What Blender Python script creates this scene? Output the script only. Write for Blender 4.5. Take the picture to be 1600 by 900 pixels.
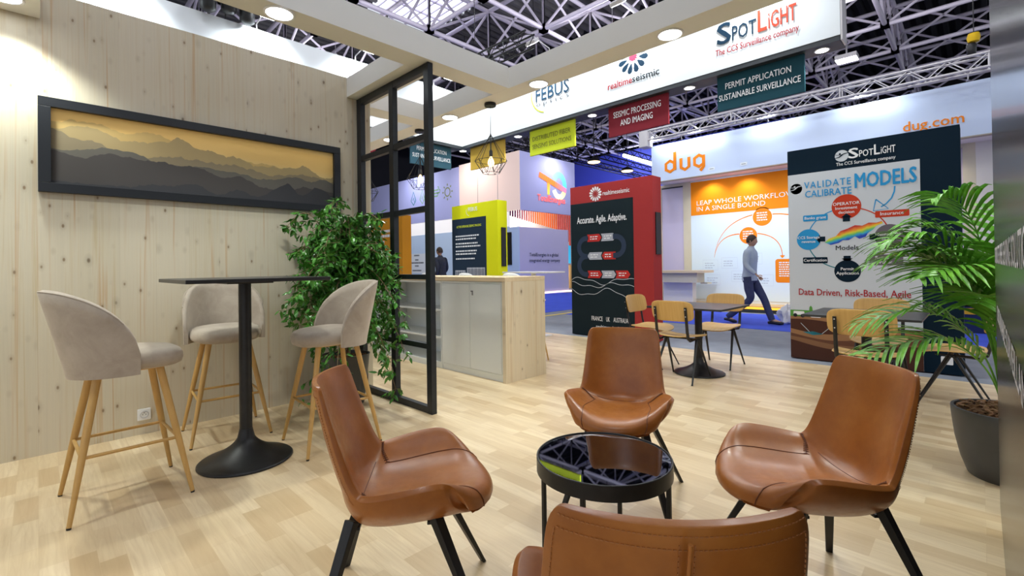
import bpy, bmesh, math, random
from mathutils import Vector, Matrix, Quaternion
for o in list(bpy.data.objects): bpy.data.objects.remove(o, do_unlink=True)
random.seed(7)
SC = bpy.context.scene
COL = SC.collection
PI = math.pi
def R(d): return math.radians(d)

# ------------------------------------------------------------------ camera
YAW, PITCH, ROLL = 0.781784, 0.0079622, -0.0140696
FOC = 736.676
EYE = Vector((0, 0, 1.2))
fwd = Vector((math.cos(YAW)*math.cos(PITCH), math.sin(YAW)*math.cos(PITCH), math.sin(PITCH)))
rt0 = Vector((math.sin(YAW), -math.cos(YAW), 0)); up0 = rt0.cross(fwd)
rt = math.cos(ROLL)*rt0 + math.sin(ROLL)*up0
up = -math.sin(ROLL)*rt0 + math.cos(ROLL)*up0
cd = bpy.data.cameras.new('camera'); cam = bpy.data.objects.new('camera', cd); COL.objects.link(cam)
cd.sensor_fit = 'HORIZONTAL'; cd.sensor_width = 36; cd.lens = 36*FOC/1600
cd.shift_x = 0; cd.shift_y = -(450-409.8)/1600
cd.clip_start = 0.02; cd.clip_end = 300
m3 = Matrix((rt, up, -fwd)).transposed()
cam.matrix_world = Matrix.Translation(EYE) @ m3.to_4x4()
SC.camera = cam

# ------------------------------------------------------------------ world, exposure, large lights
vs = SC.view_settings
vs.view_transform = 'Standard'; vs.look = 'None'; vs.exposure = 0.15; vs.gamma = 1.0
try: vs.use_curve_mapping = False
except Exception: pass
try:
    SC.cycles.use_denoising = True
    SC.cycles.max_bounces = 8; SC.cycles.diffuse_bounces = 4; SC.cycles.glossy_bounces = 4
    SC.cycles.sample_clamp_indirect = 6
    SC.cycles.caustics_reflective = False; SC.cycles.caustics_refractive = False
except Exception: pass
W = bpy.data.worlds.new('world'); SC.world = W; W.use_nodes = True
bg = W.node_tree.nodes['Background']; bg.inputs[0].default_value = (0.86, 0.92, 1.0, 1); bg.inputs[1].default_value = WORLD_STR = 0.85

def light(name, kind, loc, power, color=(1, 1, 1), target=None, size=0.2, spot=90, blend=0.5, parent=None, sy=None):
    l = bpy.data.lights.new(name, kind); l.energy = power; l.color = color
    o = bpy.data.objects.new(name, l); COL.objects.link(o)
    if kind == 'AREA':
        l.shape = 'RECTANGLE' if sy else 'DISK'; l.size = size
        if sy: l.size_y = sy
    elif kind == 'SPOT':
        l.spot_size = R(spot); l.spot_blend = blend; l.shadow_soft_size = size
    else: l.shadow_soft_size = size
    d = Vector(target)-Vector(loc) if target is not None else Vector((0, 0, -1))
    o.rotation_mode = 'QUATERNION'; o.rotation_quaternion = d.to_track_quat('-Z', 'Y')
    o.location = loc
    if parent:
        o.parent = parent; o.matrix_parent_inverse = Matrix.Translation(-Vector(parent.location))
    return o
# added fill lamps under the roof for hall and trusses (their housings are built further down, at HALL_FILL_LAMPS)
HALL_FILL_LAMPS = [(3.5, 6.0), (9.0, 1.5), (9.5, 7.5), (-1.5, 0.5), (2.0, -3.5), (15, 9.5), (17.5, 3.0), (4.5, 12.0), (8.6, 18.5)]
for hx, hy in HALL_FILL_LAMPS:
    light('hall_light', 'POINT', (hx, hy, 9.10), 330, (0.95, 0.96, 1.0), size=0.30)

# ------------------------------------------------------------------ projection helpers (photo pixel -> point on a world plane)
def ray(x, y): return fwd + rt*((x-800)/FOC) - up*((y-409.8)/FOC)
def pl(x, y, ax, c):
    d = ray(x, y); return EYE + d*((c-EYE[ax])/d[ax])

# ------------------------------------------------------------------ mesh helpers
class MB:
    def __init__(s): s.v = []; s.f = []
    def add(s, vs_, fs): 
        n = len(s.v); s.v += [tuple(v) for v in vs_]; s.f += [tuple(i+n for i in f) for f in fs]; return s
    def box(s, a, b, M=None):
        x0, y0, z0 = a; x1, y1, z1 = b
        v = [Vector(p) for p in ((x0,y0,z0),(x1,y0,z0),(x1,y1,z0),(x0,y1,z0),(x0,y0,z1),(x1,y0,z1),(x1,y1,z1),(x0,y1,z1))]
        if M: v = [M @ p for p in v]
        return s.add(v, [(0,3,2,1),(4,5,6,7),(0,1,5,4),(1,2,6,5),(2,3,7,6),(3,0,4,7)])
    def tube(s, pts, r, n=8, cap=True, closed=False, flat=None):
        pts = [Vector(p) for p in pts]; N = len(pts)
        rr = r if isinstance(r, (list, tuple)) else [r]*N
        ref = None; rings = []
        for i, p in enumerate(pts):
            if closed: t = pts[(i+1) % N]-pts[i-1]
            else: t = pts[min(i+1, N-1)]-pts[max(i-1, 0)]
            if t.length < 1e-9: t = Vector((0,0,1))
            t.normalize()
            if ref is None:
                ref = t.cross(Vector((0,0,1)))
                if ref.length < 1e-3: ref = t.cross(Vector((1,0,0)))
            ref = ref - t*ref.dot(t)
            if ref.length < 1e-6: ref = t.cross(Vector((1,0.3,0.2)))
            ref.normalize(); b = t.cross(ref)
            ring = []
            for k in range(n):
                a = 2*PI*(k+0.5)/n
                fx, fy = flat if flat else (1, 1)
                ring.append(p + (ref*math.cos(a)*fx + b*math.sin(a)*fy)*rr[i])
            rings.append(ring)
        v = [q for ring in rings for q in ring]; f = []
        for i in range(N if closed else N-1):
            j = (i+1) % N
            for k in range(n):
                k2 = (k+1) % n; f.append((i*n+k, i*n+k2, j*n+k2, j*n+k))
        if cap and not closed:
            f.append(tuple(reversed(range(n)))); f.append(tuple((N-1)*n+k for k in range(n)))
        return s.add(v, f)
    def lathe(s, prof, c=(0,0,0), n=32, cap=True):
        v = []; f = []
        for r_, z in prof:
            for k in range(n):
                a = 2*PI*k/n; v.append((c[0]+r_*math.cos(a), c[1]+r_*math.sin(a), c[2]+z))
        for i in range(len(prof)-1):
            for k in range(n):
                k2 = (k+1) % n; f.append((i*n+k, i*n+k2, (i+1)*n+k2, (i+1)*n+k))
        if cap:
            f.append(tuple(reversed(range(n)))); m = (len(prof)-1)*n; f.append(tuple(m+k for k in range(n)))
        return s.add(v, f)
    def grid(s, P):
        nu, nv = len(P), len(P[0]); v = [q for row in P for q in row]
        f = [(i*nv+j, i*nv+j+1, (i+1)*nv+j+1, (i+1)*nv+j) for i in range(nu-1) for j in range(nv-1)]
        return s.add(v, f)

def shade(me, ang):
    for p in me.polygons: p.use_smooth = True
    try: me.set_sharp_from_angle(angle=R(ang))
    except Exception: pass
def obj(name, mb, mat, parent=None, smooth=None, bevel=0, seg=2, local=False, fixn=True):
    me = bpy.data.meshes.new(name)
    me.from_pydata([tuple(v) for v in mb.v], [], mb.f)
    if fixn:
        bm = bmesh.new(); bm.from_mesh(me); bmesh.ops.recalc_face_normals(bm, faces=bm.faces); bm.to_mesh(me); bm.free()
    me.update()
    if smooth: shade(me, smooth)
    if mat: me.materials.append(mat)
    o = bpy.data.objects.new(name, me); COL.objects.link(o)
    if bevel:
        b = o.modifiers.new('bevel', 'BEVEL'); b.width = bevel; b.segments = seg; b.limit_method = 'ANGLE'
    if parent: attach(o, parent, local)
    return o
def attach(o, parent, local=False):
    o.parent = parent
    if not local:
        M = Matrix.Translation(parent.location) if parent.type == 'EMPTY' else Matrix.Identity(4)
        o.matrix_parent_inverse = M.inverted()
def thing(name, label, cat, loc=(0,0,0), rz=0, group=None):
    o = bpy.data.objects.new(name, None); COL.objects.link(o); o.empty_display_size = 0.1
    o.location = loc; o.rotation_euler = (0,0,rz); o['label'] = label; o['category'] = cat
    if group: o['group'] = group
    return o
def tag(o, label, cat, group=None):
    o['label'] = label; o['category'] = cat
    if group: o['group'] = group
    return o
def struct(name, mb, mat, **k):
    o = obj(name, mb, mat, **k); o['kind'] = 'structure'; return o
def children(o, table): return table.get(o.name, [])
def dup(root, loc, rz, label=None):
    table = {}
    for c in list(COL.objects):
        if c.parent: table.setdefault(c.parent.name, []).append(c)
    def rec(o, par):
        c = o.copy(); COL.objects.link(c)
        if par: 
            c.parent = par; c.matrix_parent_inverse = o.matrix_parent_inverse.copy()
        for k in children(o, table): rec(k, c)
        return c
    r_ = rec(root, None); r_.location = loc; r_.rotation_euler = (0,0,rz)
    if label: r_['label'] = label
    return r_

# ------------------------------------------------------------------ materials
def mat(name, col=(0.8,0.8,0.8), rough=0.5, metal=0.0, emit=None, estr=0, spec=None, alpha=None, coat=0):
    m = bpy.data.materials.new(name); m.use_nodes = True
    b = m.node_tree.nodes['Principled BSDF']
    b.inputs['Base Color'].default_value = (*col, 1); b.inputs['Roughness'].default_value = rough; b.inputs['Metallic'].default_value = metal
    if emit: b.inputs['Emission Color'].default_value = (*emit, 1); b.inputs['Emission Strength'].default_value = estr
    if spec is not None: b.inputs['Specular IOR Level'].default_value = spec
    if coat: b.inputs['Coat Weight'].default_value = coat
    return m
class NT:
    def __init__(s, m): s.m = m; s.t = m.node_tree; s.b = s.t.nodes['Principled BSDF']
    def n(s, typ, **k):
        o = s.t.nodes.new('ShaderNode'+typ)
        for a, v in k.items():
            if a in o.inputs: s.put(o.inputs[a], v)
            else: setattr(o, a, v)
        return o
    def put(s, inp, v):
        if hasattr(v, 'links') or isinstance(v, bpy.types.NodeSocket): s.t.links.new(v, inp)
        else: inp.default_value = v
    def mth(s, op, a, b=None, c=None):
        o = s.t.nodes.new('ShaderNodeMath'); o.operation = op
        s.put(o.inputs[0], a)
        if b is not None: s.put(o.inputs[1], b)
        if c is not None: s.put(o.inputs[2], c)
        return o.outputs[0]
    def mix(s, f, a, b, mode='MIX'):
        o = s.t.nodes.new('ShaderNodeMix'); o.data_type = 'RGBA'; o.blend_type = mode
        s.put(o.inputs[0], f); s.put(o.inputs[6], a); s.put(o.inputs[7], b); return o.outputs[2]
    def ramp(s, f, stops, interp='LINEAR'):
        o = s.t.nodes.new('ShaderNodeValToRGB'); o.color_ramp.interpolation = interp
        e = o.color_ramp.elements
        while len(e) < len(stops): e.new(0.5)
        for el, (p, c) in zip(e, stops): el.position = p; el.color = (*c, 1) if len(c) == 3 else c
        s.put(o.inputs[0], f); return o.outputs[0]
    def mapping(s, scale, src=None, coord='Object', rot=(0,0,0)):
        tc = s.t.nodes.new('ShaderNodeTexCoord'); mp = s.t.nodes.new('ShaderNodeMapping')
        mp.inputs['Scale'].default_value = scale; mp.inputs['Rotation'].default_value = rot
        s.t.links.new(tc.outputs[coord], mp.inputs[0]); return mp.outputs[0]
    def noise(s, vec, sc, det=3, rough=0.5, dist=0):
        o = s.t.nodes.new('ShaderNodeTexNoise'); s.t.links.new(vec, o.inputs['Vector'])
        o.inputs['Scale'].default_value = sc; o.inputs['Detail'].default_value = det; o.inputs['Roughness'].default_value = rough
        o.inputs['Distortion'].default_value = dist; return o.outputs['Fac']
    def bump(s, h, strength, dist=0.01):
        o = s.t.nodes.new('ShaderNodeBump'); s.put(o.inputs['Height'], h); o.inputs['Strength'].default_value = strength
        o.inputs['Distance'].default_value = dist; s.t.links.new(o.outputs[0], s.b.inputs['Normal'])
def c4(c): return (*c, 1)

def spruce(name, axis_u='X', base=(0.70,0.60,0.44), board=0.125):
    """spruce board: grain runs along z, boards follow one another along u"""
    m = mat(name, rough=0.55); T = NT(m)
    tc = T.n('TexCoord'); sp = T.n('SeparateXYZ'); T.t.links.new(tc.outputs['Object'], sp.inputs[0])
    uo = sp.outputs[axis_u]; z = sp.outputs['Z']
    idx = T.mth('FLOOR', T.mth('DIVIDE', uo, board))
    wn = T.n('TexWhiteNoise', noise_dimensions='1D'); T.t.links.new(idx, wn.inputs['W'])
    cb = T.n('CombineXYZ'); T.t.links.new(uo, cb.inputs[0]); T.t.links.new(T.mth('MULTIPLY', wn.outputs['Value'], 7.0), cb.inputs[1]); T.t.links.new(z, cb.inputs[2])
    def mp(sc):
        q = T.n('Mapping'); q.inputs['Scale'].default_value = sc; T.t.links.new(cb.outputs[0], q.inputs[0]); return q.outputs[0]
    g1 = T.noise(mp((26, 1, 0.5)), 1.6, 5, 0.6, 0.6)
    g2 = T.noise(mp((90, 1, 1.2)), 2.0, 3, 0.6, 0.3)
    col = T.ramp(g1, [(0.30, tuple(c*0.93 for c in base)), (0.52, base), (0.72, (base[0]*0.88, base[1]*0.80, base[2]*0.66))])
    col = T.mix(T.mth('MULTIPLY', g2, 0.35), col, c4((base[0]*0.80, base[1]*0.72, base[2]*0.60)))
    col = T.mix(T.mth('MULTIPLY', wn.outputs['Value'], 0.30), col, c4((base[0]*1.10, base[1]*1.08, base[2]*1.12)))
    # red resin streaks
    rs = T.ramp(T.noise(mp((30, 1, 0.35)), 1.1, 2, 0.5, 0.9), [(0.60, (0,0,0)), (0.72, (1,1,1))])
    col = T.mix(T.mth('MULTIPLY', rs, 0.62), col, c4((0.50, 0.30, 0.14)))
    # knots
    for sc, th, dark in (((6.5, 1, 3.6), 0.085, (0.13,0.085,0.045)), ((13, 1, 7.0), 0.11, (0.24,0.16,0.09))):
        vo = T.n('TexVoronoi', feature='F1'); T.t.links.new(mp(sc), vo.inputs['Vector']); vo.inputs['Scale'].default_value = 1.0
        rnd = T.n('SeparateColor'); T.t.links.new(vo.outputs['Color'], rnd.inputs[0])
        k = T.ramp(vo.outputs['Distance'], [(0.0, (1,1,1)), (th*0.6, (0.85,)*3), (th, (0.2,)*3), (th*2.4, (0,0,0))])
        k = T.mth('MULTIPLY', k, T.mth('GREATER_THAN', rnd.outputs[0], 0.15))
        col = T.mix(k, col, c4(dark))
    fr = T.mth('FRACT', T.mth('DIVIDE', uo, board))
    ln = T.mth('LESS_THAN', fr, 0.006)
    col = T.mix(T.mth('MULTIPLY', ln, 0.35), col, c4((0.35,0.26,0.16)))
    T.t.links.new(col, T.b.inputs['Base Color']); T.bump(g2, 0.08, 0.002)
    return m

def floor_wood():
    m = mat('pale oak laminate', rough=0.34); T = NT(m)
    tc = T.n('TexCoord'); mp = T.n('Mapping'); mp.inputs['Rotation'].default_value = (0, 0, R(-90)); T.t.links.new(tc.outputs['Object'], mp.inputs[0])
    br = T.n('TexBrick'); T.t.links.new(mp.outputs[0], br.inputs['Vector'])
    br.inputs['Scale'].default_value = 1; br.inputs['Brick Width'].default_value = 0.34; br.inputs['Row Height'].default_value = 0.088
    br.inputs['Mortar Size'].default_value = 0.0008; br.offset = 0.37; br.offset_frequency = 3; br.squash = 1.0
    br.inputs['Color1'].default_value = (0,0,0,1); br.inputs['Color2'].default_value = (1,1,1,1); br.inputs['Mortar'].default_value = (0.3,0.3,0.3,1)
    v = T.mapping((14, 0.9, 1))
    g = T.noise(v, 3.0, 5, 0.65, 0.8)
    cloud = T.noise(T.mapping((3, 1.2, 1)), 1.2, 3)
    col = T.ramp(br.outputs['Color'], [(0.0, (0.56,0.40,0.22)), (0.5, (0.70,0.545,0.335)), (1.0, (0.81,0.66,0.44))])
    col = T.mix(T.ramp(g, [(0.35, (0,0,0)), (0.75, (0.55,)*3)]), col, c4((0.50,0.34,0.185)))
    col = T.mix(T.ramp(cloud, [(0.4, (0,0,0)), (0.75, (0.35,)*3)]), col, c4((0.78,0.63,0.41)))
    T.t.links.new(col, T.b.inputs['Base Color']); T.bump(g, 0.03, 0.001)
    T.t.links.new(T.ramp(g, [(0.2, (0.27,)*3), (0.8, (0.42,)*3)]), T.b.inputs['Roughness'])
    return m

def mottled(name, c1, c2, sc=8, rough=0.5, metal=0, stretch=(1,1,1), bump=0, det=4, bsc=None, coat=0):
    m = mat(name, c1, rough, metal, coat=coat); T = NT(m)
    v = T.mapping(stretch); g = T.noise(v, sc, det, 0.6)
    T.t.links.new(T.ramp(g, [(0.3, c1), (0.7, c2)]), T.b.inputs['Base Color'])
    if bump: T.bump(T.noise(v, bsc or sc*6, 3), bump, 0.003)
    return m
M = dict(
    wall=spruce('spruce wall panel', 'X', (0.61,0.555,0.43), 0.21),
    spruce_y=spruce('spruce counter panel', 'X', (0.72,0.62,0.45), 0.14),
    spruce_top=mottled('spruce worktop', (0.74,0.60,0.40), (0.66,0.50,0.31), 3, 0.5, stretch=(12,0.6,12)),
    floor=floor_wood(),
    grey_carpet=mottled('grey carpet', (0.20,0.22,0.26), (0.25,0.27,0.31), 3, 0.9, bump=0.2, bsc=120),
    blue_carpet=mottled('blue carpet', (0.030,0.075,0.60), (0.045,0.10,0.70), 3, 0.9, bump=0.2, bsc=120),
    yellow=mat('yellow tape', (0.75,0.58,0.12), 0.6),
    white=mottled('white painted panel', (0.80,0.80,0.79), (0.83,0.83,0.82), 2, 0.55),
    beam=mottled('cream white painted beam', (0.79,0.785,0.75), (0.81,0.805,0.77), 2, 0.6),
    fascia=mottled('white printed fascia', (0.78,0.83,0.86), (0.80,0.85,0.88), 1, 0.5),
    dark_edge=mat('dark fascia underside', (0.025,0.03,0.035), 0.5),
    steel=mottled('black powder coated steel', (0.012,0.015,0.019), (0.018,0.021,0.026), 20, 0.42, metal=0.3),
    black=mottled('black painted metal', (0.010,0.010,0.011), (0.016,0.016,0.017), 25, 0.42, metal=0.2, bump=0.03),
    black_top=mottled('black laminate', (0.018,0.018,0.020), (0.026,0.026,0.028), 12, 0.35),
    frame=mat('black picture frame', (0.008,0.010,0.014), 0.4),
    truss=mottled('lilac grey painted steel', (0.62,0.57,0.68), (0.68,0.62,0.72), 1, 0.5),
    alu=mottled('aluminium truss', (0.66,0.64,0.65), (0.58,0.56,0.57), 3, 0.38, metal=0.25),
    deck=mottled('dark corrugated deck', (0.12,0.115,0.12), (0.15,0.145,0.15), 1, 0.6),
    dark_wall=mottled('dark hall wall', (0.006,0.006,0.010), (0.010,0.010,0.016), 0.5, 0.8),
    leather=None, fabric=None,
    lamp=mat('lit lamp diffuser', (1,1,1), 0.5, emit=(0.93,0.97,1.0), estr=14),
    lampw=mat('lit warm lamp', (1,1,1), 0.5, emit=(1.0,0.68,0.28), estr=2.6),
    plastic=mat('white plastic', (0.82,0.82,0.82), 0.3),
    print_white=mat('white print', (0.85,0.86,0.87), 0.6),
)
def leather():
    m = mat('cognac leather', rough=0.36); T = NT(m)
    v = T.mapping((1,1,1)); a = T.noise(v, 5, 5, 0.62); b = T.noise(v, 38, 3, 0.6)
    col = T.ramp(a, [(0.30, (0.30,0.092,0.014)), (0.55, (0.42,0.142,0.024)), (0.75, (0.52,0.20,0.038))])
    col = T.mix(T.mth('MULTIPLY', b, 0.25), col, c4((0.27,0.080,0.014)))
    T.t.links.new(col, T.b.inputs['Base Color'])
    T.t.links.new(T.ramp(b, [(0.3, (0.29,)*3), (0.7, (0.42,)*3)]), T.b.inputs['Roughness'])
    T.bump(T.noise(v, 160, 3, 0.6), 0.10, 0.002)
    T.b.inputs['Coat Weight'].default_value = 0.12; T.b.inputs['Coat Roughness'].default_value = 0.25
    return m
def velvet():
    m = mat('taupe velvet', rough=0.85); T = NT(m)
    v = T.mapping((1,1,1)); a = T.noise(v, 7, 5, 0.65, 0.5)
    T.t.links.new(T.ramp(a, [(0.3, (0.335,0.275,0.215)), (0.7, (0.45,0.385,0.315))]), T.b.inputs['Base Color'])
    T.b.inputs['Sheen Weight'].default_value = 0.5; T.b.inputs['Sheen Tint'].default_value = (0.8,0.72,0.62,1)
    T.bump(T.noise(v, 220, 2), 0.12, 0.001); return m
M['leather'] = leather(); M['fabric'] = velvet()
M['seam'] = mat('leather seam', (0.16,0.045,0.012), 0.6)
M['stitch'] = mat('tan stitching', (0.40,0.16,0.05), 0.7)
M['stool_wood'] = mottled('honey beech leg', (0.50,0.29,0.085), (0.58,0.35,0.11), 3, 0.4, stretch=(18,18,1.2))
M['ply'] = mottled('oak plywood', (0.55,0.33,0.11), (0.66,0.43,0.17), 2.2, 0.42, stretch=(2,14,1.2), det=5)
M['ply_back'] = mottled('oak plywood back', (0.52,0.30,0.085), (0.62,0.38,0.125), 2.2, 0.42, stretch=(2,22,1.0), det=5)
def flat(name, c, rough=0.6): 
    if name not in M: M[name] = mat(name, c, rough, spec=0.10)
    return M[name]

# ================================================================== STRUCTURE
struct('floor', MB().box((-4, -4, -0.03), (6.43, 8.05, 0.0)), M['floor'])
struct('floor_aisle_carpet', MB().box((-14, -16, -0.08), (42, 34, -0.012)), M['grey_carpet'])
struct('floor_blue_carpet', MB().box((9.2, -14, -0.012), (11.9, 7.30, -0.006)).box((7.6, 7.95, -0.012), (16.5, 13.6, -0.006)).box((6.9, 8.9, -0.012), (7.6, 13.6, -0.006)), M['blue_carpet'])
struct('floor_tape', MB().box((6.9, 7.36, -0.011), (12.0, 7.47, -0.004)), M['yellow'])
WY = 4.394
struct('wall_left', MB().box((-4, WY, 0.0), (2.40, WY+0.10, 3.077)), M['wall'])
# canopy grid of the booth
ZB = 2.88
cb = MB()
struct('trim_canopy_beam_centre', MB().box((-4, 3.138, ZB), (3.148, 3.36, 3.085)), M['beam'], bevel=0.002)
struct('trim_canopy_beam_partition', MB().box((2.15, 3.36, ZB), (2.42, WY-0.003, 3.07)), M['beam'], bevel=0.002)
struct('trim_canopy_beam_corner', MB().box((-0.25, 3.36, ZB), (0.02, WY-0.003, 3.07)), M['beam'], bevel=0.002)
struct('trim_canopy_beam_right', MB().box((3.148, -3.0, ZB), (3.385, 8.0, 3.075)), M['beam'], bevel=0.002)
struct('trim_canopy_beam_left', MB().box((-4, WY+0.105, ZB), (3.148, 4.75, 3.07)), M['beam'], bevel=0.002)
# perimeter fascia: boxes with a dark underside frame
ZF0, ZF1 = 3.735, 4.88
f1 = thing('printed_fascia', 'long white overhead fascia with company logos, facing the seating area', 'banner', (6.5, 4.4, ZF0))
obj('panel', MB().box((6.40, 1.08, ZF0+0.03), (6.62, 7.80, ZF1)), M['fascia'], f1)
obj('bottom_frame', MB().box((6.405, 1.085, ZF0-0.03), (6.70, 7.99, ZF0+0.028)), M['dark_edge'], f1)
obj('end_cap', MB().box((6.402, 1.06, ZF0-0.03), (6.62, 1.078, ZF1)), M['alu'], f1)
f2 = thing('printed_fascia', 'white overhead fascia above the spruce wall, lit by clamp spotlights', 'banner', (1.0, 7.9, ZF0))
obj('panel', MB().box((-5, 7.80, ZF0+0.03), (6.62, 8.0, ZF1)), M['fascia'], f2)
obj('bottom_frame', MB().box((-5, 7.805, ZF0-0.03), (6.40, 7.995, ZF0+0.028)), M['dark_edge'], f2)

# hall shell
dk = MB()
y = -16.0; pts = []
while y < 34:
    pts.append((y, 12.75)); pts.append((y+0.16, 12.75)); pts.append((y+0.22, 12.57)); pts.append((y+0.38, 12.57)); y += 0.44
x_br = [-14, 7.6, 10.7, 42]
def deckseg(x0, x1, ysel):
    v = []; f = []
    q = [p for p in pts if ysel(p[0])]
    for (yy, zz) in q: v += [(x0, yy, zz), (x1, yy, zz)]
    for i in range(len(q)-1): f.append((2*i, 2*i+1, 2*i+3, 2*i+2))
    dk.add(v, f)
deckseg(-14, 10.3, lambda a: True)
deckseg(13.6, 19.0, lambda a: True)
deckseg(10.3, 13.6, lambda a: a < 14.6); deckseg(10.3, 13.6, lambda a: a > 19.0)
o = struct('ceiling', dk, M['deck'], fixn=False)
dk = MB(); deckseg(19.0, 42, lambda a: True); struct('ceiling_dark', dk, M['dark_wall'], fixn=False)  # far deck: darkness of the unlit hall put into its colour
sk = struct('window_skylight', MB().box((10.0, 14.2, 13.0), (13.9, 19.4, 13.05)), mat('skylight daylight', (1,1,1), 0.5, emit=(0.80,0.86,1.0), estr=1.6))
fr = MB()
for i in range(9): fr.box((10.3+i*0.41, 14.5, 12.80), (10.34+i*0.41, 19.1, 12.86))
for i in range(5): fr.box((10.3, 14.6+i*1.1, 12.80), (13.6, 14.66+i*1.1, 12.88))
struct('trim_skylight_bars', fr, M['truss'])
struct('wall_far', MB().box((41, -14, -0.05), (41.3, 34, 12.8)), M['dark_wall'])
struct('wall_back', MB().box((-14, 33, -0.05), (41, 33.3, 12.8)), M['dark_wall'])

# space-frame roof: bottom nodes on a 3 m grid
def truss_line(name, fixed, axis, k0, k1, zb=10.0, zt=11.8, r=0.078):
    mb = MB()
    org = 10.3 if axis == 'X' else 11.38
    def P(k, z):
        c = (13.3+3.0*k) if axis == 'X' else (11.38+3.0*k)
        return (c, fixed, z) if axis == 'X' else (fixed, c, z)
    mb.tube([P(k0, zb), P(k1, zb)], r*1.05, 8); mb.tube([P(k0, zt), P(k1, zt)], r*1.15, 8)
    for k in range(k0, k1+1):
        mb.tube([P(k, zb), P(k, zt)], r*0.72, 6)
        if k < k1:
            mb.tube([P(k, zb), P(k+1, zt)], r*0.62, 6)
            mb.tube([P(k, zt), P(k+1, zb)], r*0.62, 6)
        mb.box(tuple(a-0.13 for a in P(k, zb)), tuple(a+0.13 for a in P(k, zb)))
    o = obj(name, mb, M['truss'], smooth=50); o['kind'] = 'structure'; return o
for j in range(-4, 7):
    truss_line('trim_roof_truss', 11.38+3.0*j, 'X', -7, 8)
for i in range(-6, 9):
    truss_line('trim_roof_truss', 13.3+3.0*i, 'Y', -6, 6)

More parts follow.
